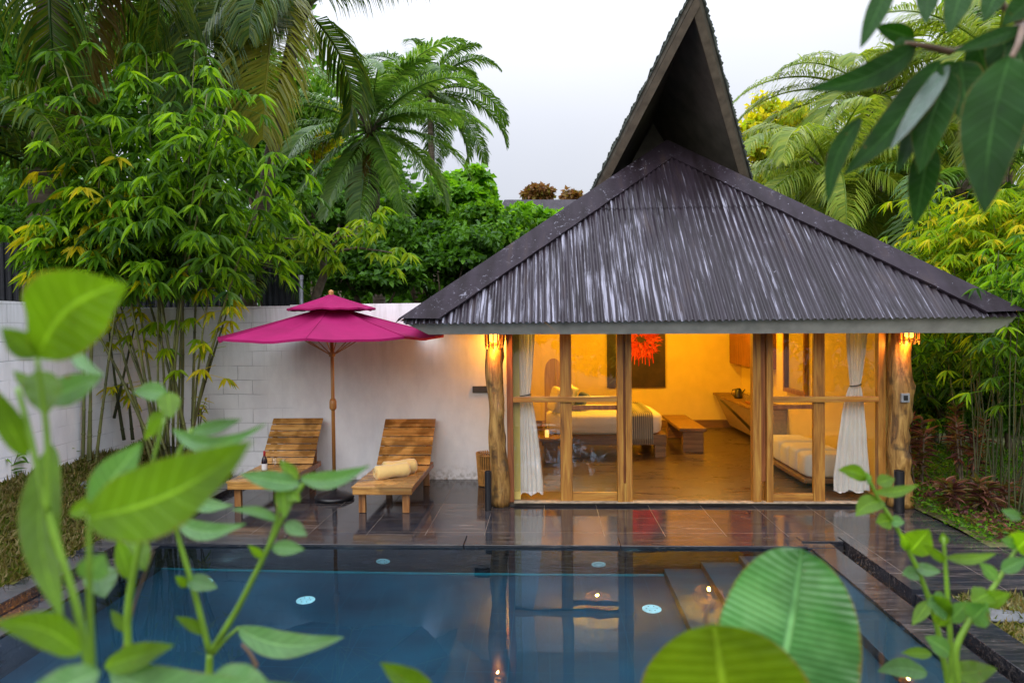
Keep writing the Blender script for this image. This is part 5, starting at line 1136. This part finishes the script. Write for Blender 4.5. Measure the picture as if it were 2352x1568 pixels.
# ================================================================== FOREGROUND PLANTS
def veinleaf(name, c1, c2, trans, rough, stripes=0, spec=.5, tcol=(2.0, 1.9, .6)):
    t = NT(name); uv = t.n('ShaderNodeAttribute'); uv.attribute_name = 'leafuv'; sp = t.n('ShaderNodeSeparateXYZ'); t.l(uv.outputs['Vector'], sp.inputs[0])
    au = t.math('ABSOLUTE', sp.outputs[0])
    k = stripes or 9
    ph = t.math('SUBTRACT', t.math('MULTIPLY', sp.outputs[1], float(k)), t.math('MULTIPLY', au, k*(.16 if not stripes else .05)))
    fr = t.math('FRACT', ph); vn = t.math('ABSOLUTE', t.math('SUBTRACT', fr, .5)); vm = t.ramp(vn, [(.02, 1.), (.10, 0.)]) if not stripes else t.ramp(vn, [(.0, 1.), (.5, 0.)])
    mid = t.ramp(au, [(.03, 1.), (.07, 0.)]); f = t.noise(t.coord((1, 1, 1)), 14, 5)
    c = t.ramp(f, [(.3, c1), (.7, c2)]); v2 = t.math('MAXIMUM', t.math('MULTIPLY', vm, .35 if not stripes else .22), mid)
    c = t.mix(t.math('MULTIPLY', v2, .8), c, tuple(min(1, x*1.8+.03) for x in c2))
    pn = t.noise(t.coord((1, 1, 1)), 7 if not stripes else 5, 4, .6); c = t.mix(t.ramp(pn, [(.42, 0.), (.62, .75)]), c, tuple(x*.42 for x in c1))
    bn = t.noise(t.coord((1, 1, 1)), 45, 3, .6); c = t.mix(t.ramp(bn, [(.70, 0.), (.74, .85)]), c, (.12, .06, .015))
    rim = t.math('ADD', au, t.math('MULTIPLY', t.math('SUBTRACT', bn, .5), .12)); c = t.mix(t.ramp(rim, [(.955, 0.), (.99, .8)]), c, (.16, .12, .03))
    t.bump(t.math('ADD', v2, t.math('MULTIPLY', f, .3)), .5 if not stripes else .7, .004 if not stripes else .006)
    t.set(Base_Color=c, Roughness=rough, Specular_IOR_Level=spec)
    tr = t.n('ShaderNodeBsdfTranslucent'); t.l(t.mix(1, c, tcol, 'MULTIPLY'), tr.inputs['Color'])
    ms = t.n('ShaderNodeMixShader'); ms.inputs[0].default_value = trans
    t.l(t.b.outputs[0], ms.inputs[1]); t.l(tr.outputs[0], ms.inputs[2]); t.l(ms.outputs[0], t.out.inputs['Surface']); return t.m
LF['weed'] = veinleaf('weed_leaf_lit', (.095, .21, .006), (.15, .30, .010), .55, .45)  # yellow green of light passing through is put into the base colour
LF['weed_p'] = veinleaf('weed_leaf_painted_sheen', (.08, .22, .06), (.14, .30, .10), .4, .4, spec=.6)  # sky sheen painted into the leaf colour as a paler, bluer green
LF['mango'] = veinleaf('mango_leaf', (.008, .045, .003), (.016, .075, .003), .3, .55, spec=.12)
LF['mango_g'] = veinleaf('mango_leaf_painted_sheen', (.03, .075, .04), (.06, .12, .08), .2, .3)  # greyed green puts the sky's reflection into the leaf colour
LF['banana'] = veinleaf('banana_leaf', (.05, .22, .05), (.16, .38, .16), .3, .25, stripes=34, spec=.7)  # pale tone paints part of the leaf's sheen into its colour
LF['banana_b'] = veinleaf('banana_leaf_painted_backlight', (.09, .17, .003), (.13, .22, .003), .5, .4, stripes=18)  # light shining through from behind is painted in as yellow green
MT['stalk'] = plain('green_stalk', (.14, .27, .02), .45, nscale=20, var=.3)
MT['twig'] = plain('brown_twig', (.12, .07, .04), .7, nscale=20, var=.4)
def bigleaf(root, base, tip, wpx, mat, arc=0., tilt=.25, fold=.18, prof='oval', wave=.03, sag=.0, nu=10, nv=22, name='leaf', roll=0.0, broad=.42):
    """base, tip = (x, y, distance); a real leaf of that length and width, facing roughly back to the viewer"""
    A = atd(*base); T_ = atd(*tip); d = T_-A; L = np.linalg.norm(d); dm = (base[2]+tip[2])/2; W = wpx*dm/F; ax = d/L
    vw = CC-(A+T_)/2; vw /= np.linalg.norm(vw); n = vw-ax*np.dot(vw, ax); n /= np.linalg.norm(n); sd_ = np.cross(ax, n)
    n, sd_ = n*cos(roll)+sd_*sin(roll), sd_*cos(roll)-n*sin(roll)
    n = n+np.array([0, 0, tilt]); n -= ax*np.dot(n, ax); n /= np.linalg.norm(n); sd_ = np.cross(ax, n)
    V = []; uv = []; q = []; ph = random.uniform(0, 6)
    for i in range(nv+1):
        t = i/nv
        if prof == 'oval': w = (sin(pi*t**(math.log(.5)/math.log(broad))))**.8*(1-.25*t**4)
        elif prof == 'lance': w = sin(pi*t**.8)**.75*(1-.3*t)
        else: w = (1-abs(2*t**.85-1)**2.6)**.5 if 0 < t < 1 else 0
        w = max(w, .015)
        c = A+ax*L*t+sd_*arc*L*sin(pi*t)-np.array([0, 0, 1.])*sag*L*t*t
        for j in range(nu+1):
            u = 2*j/nu-1; e = wave*W*sin(t*21+ph+u*1.5)*abs(u)**2
            V.append(c+sd_*u*w*W/2+n*(fold*W*.5*abs(u)*w+e)); uv.append((u, t, 0))
    for i in range(nv):
        for j in range(nu): a = i*(nu+1)+j; q.append((a, a+1, a+nu+2, a+nu+1))
    o = MB().add(V, q).build(name, LF[mat], root, smooth=True, local=tuple(root.location))
    at = o.data.attributes.new('leafuv', 'FLOAT_VECTOR', 'POINT'); at.data.foreach_set('vector', np.array(uv, np.float32).ravel()); return o
def stem(root, pts, r0, r1, name='stem', mat='stalk'):
    P = np.array([atd(*p) for p in pts]); 
    t = np.linspace(0, 1, len(P)); tt = np.linspace(0, 1, len(P)*5); Q = np.stack([np.interp(tt, t, P[:, i]) for i in range(3)], 1)
    for _ in range(3): Q[1:-1] = (Q[:-2]+2*Q[1:-1]+Q[2:])/4
    MB().tube(Q, np.linspace(r0, r1, len(Q)), 8).build(name, MT[mat], root, smooth=True, local=tuple(root.location))
def plant(name, label, cat, x, y, D, group=None):
    p = atd(x, y, D); return thing(name, label, cat, (p[0], p[1], 0), group=group), p
GP = 'broad leaved weeds in the near foreground'
def toground(root, p, D):   # carries a stem on below the picture to the soil
    q = [p, p*.6+np.array([root.location.x, root.location.y, 0])*.4, np.array([root.location.x, root.location.y, 0])]
    MB().tube(q, [.006, .008, .010], 8).build('stem', MT['stalk'], root, smooth=True, local=tuple(root.location))
# weed A: largest leaves at the left
root, p = plant('broad_leaf_weed', 'near weed at the left edge with two very large blurred leaves', 'plant', 215, 1600, .62, GP)
toground(root, p, .62); stem(root, [(215, 1600, .62), (180, 1400, .62), (110, 1180, .62), (65, 980, .62), (40, 890, .62)], .0036, .0022); stem(root, [(110, 1180, .62), (110, 1000, .62), (85, 820, .6)], .003, .002); stem(root, [(215, 1600, .62), (205, 1350, .6), (205, 1180, .6)], .003, .002)
L_ = lambda *a, **k: bigleaf(root, *a, **k)
L_((85, 822, .60), (288, 650, .55), 196, 'weed', arc=-.10, broad=.5, fold=.15); L_((85, 820, .60), (2, 752, .58), 60, 'weed'); L_((195, 1190, .60), (582, 1012, .54), 172, 'weed', arc=.06, broad=.42)
L_((120, 1020, .66), (145, 1425, .60), 82, 'weed', arc=.08); L_((60, 1050, .62), (-25, 880, .6), 55, 'weed'); L_((210, 1160, .66), (325, 1015, .66), 85, 'weed_p')
L_((92, 850, .64), (105, 955, .62), 75, 'weed'); L_((105, 920, .66), (235, 862, .66), 70, 'weed_p'); L_((170, 800, .68), (240, 862, .66), 30, 'weed_p', arc=.1); L_((85, 900, .64), (30, 850, .64), 30, 'weed')
L_((160, 1180, .70), (290, 1130, .70), 50, 'weed'); L_((195, 1330, .66), (240, 1270, .66), 70, 'weed_p', roll=.3); L_((185, 1500, .6), (-20, 1430, .55), 80, 'weed', arc=.1); L_((230, 1540, .58), (20, 1640, .55), 90, 'weed_p')
# weed B: slim two-stemmed one in the middle left
root, p = plant('broad_leaf_weed', 'slim forked weed rising over the pool left of centre', 'plant', 478, 1600, .95, GP); L_ = lambda *a, **k: bigleaf(root, *a, **k)
toground(root, p, .95); stem(root, [(478, 1600, .95), (482, 1500, .95)], .006, .005); stem(root, [(482, 1500, .95), (545, 1400, .95), (610, 1270, .95), (660, 1165, .95), (705, 1100, .95)], .0045, .0028); stem(root, [(482, 1500, .95), (450, 1370, .95), (420, 1270, .95), (398, 1190, .95)], .0045, .0028)
stem(root, [(615, 1260, .95), (640, 1180, .95), (640, 1110, .95)], .003, .002)
L_((690, 1098, .95), (850, 1068, .92), 42, 'weed_p', arc=.10, fold=.4); L_((690, 1112, .95), (550, 1088, .92), 46, 'weed_p', arc=-.02); L_((685, 1100, .95), (640, 1055, .95), 28, 'weed'); L_((650, 1110, .95), (655, 1190, .93), 40, 'weed'); L_((660, 1130, .95), (690, 1150, .93), 30, 'weed')
L_((640, 1195, .95), (530, 1170, .93), 24, 'weed_p', arc=.08); L_((655, 1200, .95), (705, 1230, .93), 34, 'weed_p'); L_((625, 1255, .95), (700, 1262, .93), 36, 'weed_p'); L_((605, 1280, .95), (570, 1252, .93), 20, 'weed')
L_((405, 1195, .95), (565, 1202, .92), 44, 'weed_p', arc=.12, fold=.3); L_((405, 1195, .95), (308, 1222, .92), 42, 'weed', arc=-.05); L_((400, 1175, .95), (435, 1125, .95), 24, 'weed'); L_((425, 1130, .97), (535, 1160, .95), 38, 'weed_p', arc=.12)
L_((430, 1330, .95), (500, 1350, .93), 40, 'weed_p'); L_((430, 1345, .95), (402, 1322, .93), 22, 'weed'); L_((470, 1455, .95), (402, 1415, .93), 26, 'weed', arc=.03)
stem(root, [(490, 1500, .95), (520, 1465, .95), (548, 1440, .95)], .003, .002); L_((545, 1442, .95), (792, 1462, .90), 60, 'weed_p', arc=.10, fold=.25)
# weed C: arching leaves in the middle distance left
root, p = plant('broad_leaf_weed', 'weed with arching narrow leaves in front of the left bamboo culms', 'plant', 300, 1620, .85, GP); L_ = lambda *a, **k: bigleaf(root, *a, **k)
toground(root, p, .85); stem(root, [(300, 1620, .85), (290, 1400, .85), (330, 1200, .85), (390, 1080, .85), (440, 985, .85)], .005, .003); stem(root, [(330, 1200, .85), (340, 1100, .85), (378, 960, .85)], .003, .002)
L_((395, 985, .85), (612, 972, .80), 40, 'weed_p', arc=.16, fold=.4); L_((440, 990, .85), (555, 962, .83), 34, 'weed_p', arc=.03); L_((385, 905, .87), (305, 900, .85), 46, 'weed_p', arc=.06); L_((385, 900, .87), (392, 962, .85), 50, 'weed'); L_((378, 945, .87), (335, 985, .85), 32, 'weed')
L_((375, 960, .85), (330, 1010, .85), 28, 'weed'); L_((300, 1330, .85), (270, 1235, .85), 40, 'weed'); L_((295, 1235, .88), (335, 1310, .86), 62, 'weed'); L_((225, 1300, .88), (240, 1372, .86), 70, 'weed_p')
L_((250, 1540, .75), (700, 1575, .68), 110, 'weed_p', arc=.08, fold=.3); L_((240, 1530, .75), (400, 1480, .72), 60, 'weed'); L_((470, 1570, .72), (640, 1600, .7), 110, 'weed_p'); L_((290, 1450, .85), (255, 1400, .85), 26, 'weed')
stem(root, [(265, 1560, .9), (310, 1380, .9), (352, 1265, .9)], .0018, .001, 'dry_stalk', 'twig'); stem(root, [(590, 1530, .9), (575, 1500, .9), (555, 1478, .9)], .003, .002, 'twig', 'twig')
# small leaf at the bottom
root, p = plant('banana_shoot', 'small broad leaf poking up at the bottom middle edge', 'plant', 980, 1640, .8); toground(root, p, .8)
bigleaf(root, (1000, 1610, .8), (872, 1520, .78), 62, 'weed', fold=.4)
# banana leaves
root, p = plant('banana_leaf', 'upright green banana leaf with pale midrib in the right foreground', 'banana leaf', 1775, 1900, 1.0, 'banana leaves in the near foreground')
stem(root, [(1738, 1900, 1.0), (1786, 1500, 1.0), (1836, 1268, 1.0)], .006, .0022, 'midrib'); bigleaf(root, (1738, 1760, 1.0), (1842, 1260, .99), 312, 'banana', arc=.02, prof='ban', fold=.12, nu=20, nv=60, wave=.012, tilt=.1)
MB().tube([np.array([p[0], p[1], 0]), atd(1775, 1900, 1.0)], [.02, .008], 8).build('stem', MT['stalk'], root, smooth=True, local=tuple(root.location))
root, p = plant('banana_leaf', 'rounded backlit banana leaf with a curled dry tip at the bottom right', 'banana leaf', 1690, 1900, .8, 'banana leaves in the near foreground')
stem(root, [(1690, 1900, .8), (1668, 1570, .8), (1645, 1450, .8)], .004, .002, 'midrib', 'twig'); bigleaf(root, (1700, 1850, .8), (1640, 1432, .78), 400, 'banana_b', prof='ban', fold=.10, nu=20, nv=50, wave=.01, tilt=0)
stem(root, [(1645, 1450, .79), (1622, 1432, .79), (1622, 1405, .79), (1640, 1380, .79)], .0035, .0018, 'dry_tip', 'twig'); MB().tube([np.array([p[0], p[1], 0]), atd(1690, 1900, .8)], [.02, .006], 8).build('stem', MT['stalk'], root, smooth=True, local=tuple(root.location))
# right weeds
root, p = plant('broad_leaf_weed', 'leggy weed on the right reaching up to the hem of the curtain', 'plant', 2190, 1640, 1.3, GP); L_ = lambda *a, **k: bigleaf(root, *a, **k)
toground(root, p, 1.3); stem(root, [(2190, 1640, 1.3), (2150, 1420, 1.3), (2110, 1310, 1.3), (2060, 1210, 1.3), (2020, 1150, 1.3), (1993, 1095, 1.3)], .006, .003)
L_((1993, 1098, 1.3), (1925, 1078, 1.28), 36, 'weed', arc=.06); L_((1990, 1100, 1.3), (2003, 1095, 1.25), 30, 'weed_p'); L_((2010, 1130, 1.3), (2112, 1112, 1.27), 26, 'weed', arc=.08); L_((2015, 1110, 1.3), (2055, 1098, 1.3), 34, 'weed'); L_((2030, 1150, 1.3), (1965, 1185, 1.27), 44, 'weed', arc=.1)
L_((2045, 1195, 1.3), (2012, 1200, 1.28), 40, 'weed'); L_((2045, 1195, 1.3), (2078, 1200, 1.28), 28, 'weed_p'); L_((2085, 1265, 1.3), (2070, 1222, 1.26), 20, 'weed'); L_((2090, 1268, 1.3), (2135, 1215, 1.27), 64, 'weed', roll=.2); L_((2100, 1300, 1.3), (2162, 1312, 1.28), 30, 'weed_p', arc=.05); L_((2110, 1315, 1.3), (2072, 1318, 1.27), 34, 'weed_p'); L_((2135, 1380, 1.3), (2095, 1435, 1.27), 30, 'weed')
L_((2140, 1500, 1.25), (2070, 1498, 1.22), 26, 'weed'); L_((2130, 1545, 1.25), (2015, 1540, 1.2), 46, 'weed_p', arc=.05)
root, p = plant('broad_leaf_weed', 'upright thin stemmed weed with a small bud at the right', 'plant', 2188, 1660, 1.2, GP); L_ = lambda *a, **k: bigleaf(root, *a, **k)
toground(root, p, 1.2); stem(root, [(2188, 1660, 1.2), (2184, 1480, 1.2), (2175, 1350, 1.2), (2167, 1232, 1.2)], .0055, .003)
L_((2170, 1250, 1.2), (2165, 1222, 1.2), 20, 'weed'); L_((2172, 1280, 1.2), (2290, 1270, 1.16), 26, 'weed', arc=.08); L_((2172, 1290, 1.2), (2120, 1250, 1.18), 22, 'weed'); L_((2178, 1400, 1.2), (2128, 1385, 1.16), 62, 'weed_p', arc=.05); L_((2180, 1430, 1.2), (2135, 1365, 1.17), 60, 'weed', roll=.3); L_((2182, 1425, 1.2), (2225, 1380, 1.17), 40, 'weed_p')
L_((2184, 1500, 1.2), (2125, 1460, 1.17), 44, 'weed_p'); L_((2186, 1545, 1.2), (2290, 1535, 1.17), 52, 'weed', arc=.03)
root, p = plant('broad_leaf_weed', 'slanting weed entering at the lower right frame edge', 'plant', 2215, 1660, 1.15, GP); L_ = lambda *a, **k: bigleaf(root, *a, **k)
toground(root, p, 1.15); stem(root, [(2215, 1660, 1.15), (2190, 1490, 1.15), (2235, 1410, 1.15), (2285, 1345, 1.15), (2340, 1250, 1.15)], .006, .003)
L_((2335, 1262, 1.15), (2372, 1225, 1.1), 60, 'weed'); L_((2290, 1330, 1.15), (2250, 1290, 1.12), 30, 'weed_p'); L_((2300, 1310, 1.15), (2362, 1280, 1.12), 34, 'weed_p'); L_((2275, 1360, 1.15), (2232, 1382, 1.1), 50, 'weed', roll=.2); L_((2255, 1385, 1.15), (2322, 1362, 1.12), 40, 'weed'); L_((2230, 1425, 1.15), (2270, 1385, 1.1), 60, 'weed_p'); L_((2335, 1250, 1.15), (2300, 1240, 1.12), 28, 'weed_p')
L_((2345, 1190, 1.2), (2300, 1170, 1.2), 26, 'weed_p')
# mango branch hanging in at the top right
b3 = atd(2420, 20, 1.15); root = thing('mango_branch', 'dark mango branch with long drooping leaves hanging in at the top right', 'branch', tuple(b3)); L_ = lambda *a, **k: bigleaf(root, *a, **k)
for pts in ([(2460, 20, 1.15), (2350, 58, 1.12), (2260, 90, 1.1), (2185, 120, 1.1)], [(2350, 58, 1.12), (2280, -10, 1.15), (2200, -40, 1.2)], [(2185, 120, 1.1), (2120, 105, 1.1), (2080, 100, 1.1)], [(2350, 58, 1.12), (2340, 100, 1.0), (2322, 135, .98)]): stem(root, pts, .006, .0035, 'twig', 'twig')
L_((2100, 108, 1.1), (1855, 205, 1.05), 75, 'mango', arc=-.08, prof='lance'); L_((2160, 140, 1.1), (1935, 405, 1.05), 92, 'mango', prof='lance', arc=-.04); L_((2178, 150, 1.1), (2045, 345, 1.0), 48, 'mango_g', prof='lance', tilt=.8); L_((2182, 165, 1.1), (2112, 400, 1.05), 95, 'mango', prof='lance', arc=.03)
L_((2320, 130, .95), (2262, 492, .88), 150, 'mango', prof='lance', arc=.03); L_((2045, -40, 1.05), (1976, 112, 1.0), 55, 'mango', prof='lance'); L_((2135, -40, 1.1), (2126, 55, 1.05), 55, 'mango', prof='lance'); L_((2215, -40, 1.1), (2178, 80, 1.05), 66, 'mango', prof='lance')
L_((1975, 270, 1.12), (1902, 468, 1.08), 52, 'mango', prof='lance', arc=.07); L_((2135, 330, 1.15), (2102, 520, 1.12), 72, 'mango', prof='lance'); L_((2205, 140, 1.1), (2225, 290, 1.05), 96, 'mango', prof='lance'); L_((2345, 66, 1.1), (2190, 120, 1.06), 44, 'mango', prof='lance')
L_((2075, 85, 1.12), (2082, 160, 1.1), 56, 'mango', prof='lance'); L_((2400, 250, 1.0), (2330, 345, .98), 60, 'mango', prof='lance'); L_((2110, 270, 1.15), (2060, 400, 1.1), 44, 'mango', prof='lance'); L_((2190, 140, 1.1), (2130, 240, 1.15), 60, 'mango', prof='lance'); L_((2300, 60, 1.15), (2330, 260, 1.1), 90, 'mango', prof='lance'); L_((2240, 90, 1.2), (2290, 230, 1.2), 80, 'mango', prof='lance'); L_((2100, 90, 1.2), (2010, 60, 1.2), 50, 'mango', prof='lance'); L_((2170, 170, 1.2), (2010, 300, 1.2), 60, 'mango', prof='lance'); L_((2390, -20, 1.1), (2300, 60, 1.1), 70, 'mango', prof='lance'); L_((2300, -40, 1.15), (2260, 50, 1.12), 60, 'mango', prof='lance'); L_((2330, 90, 1.1), (2400, 300, 1.0), 90, 'mango', prof='lance')
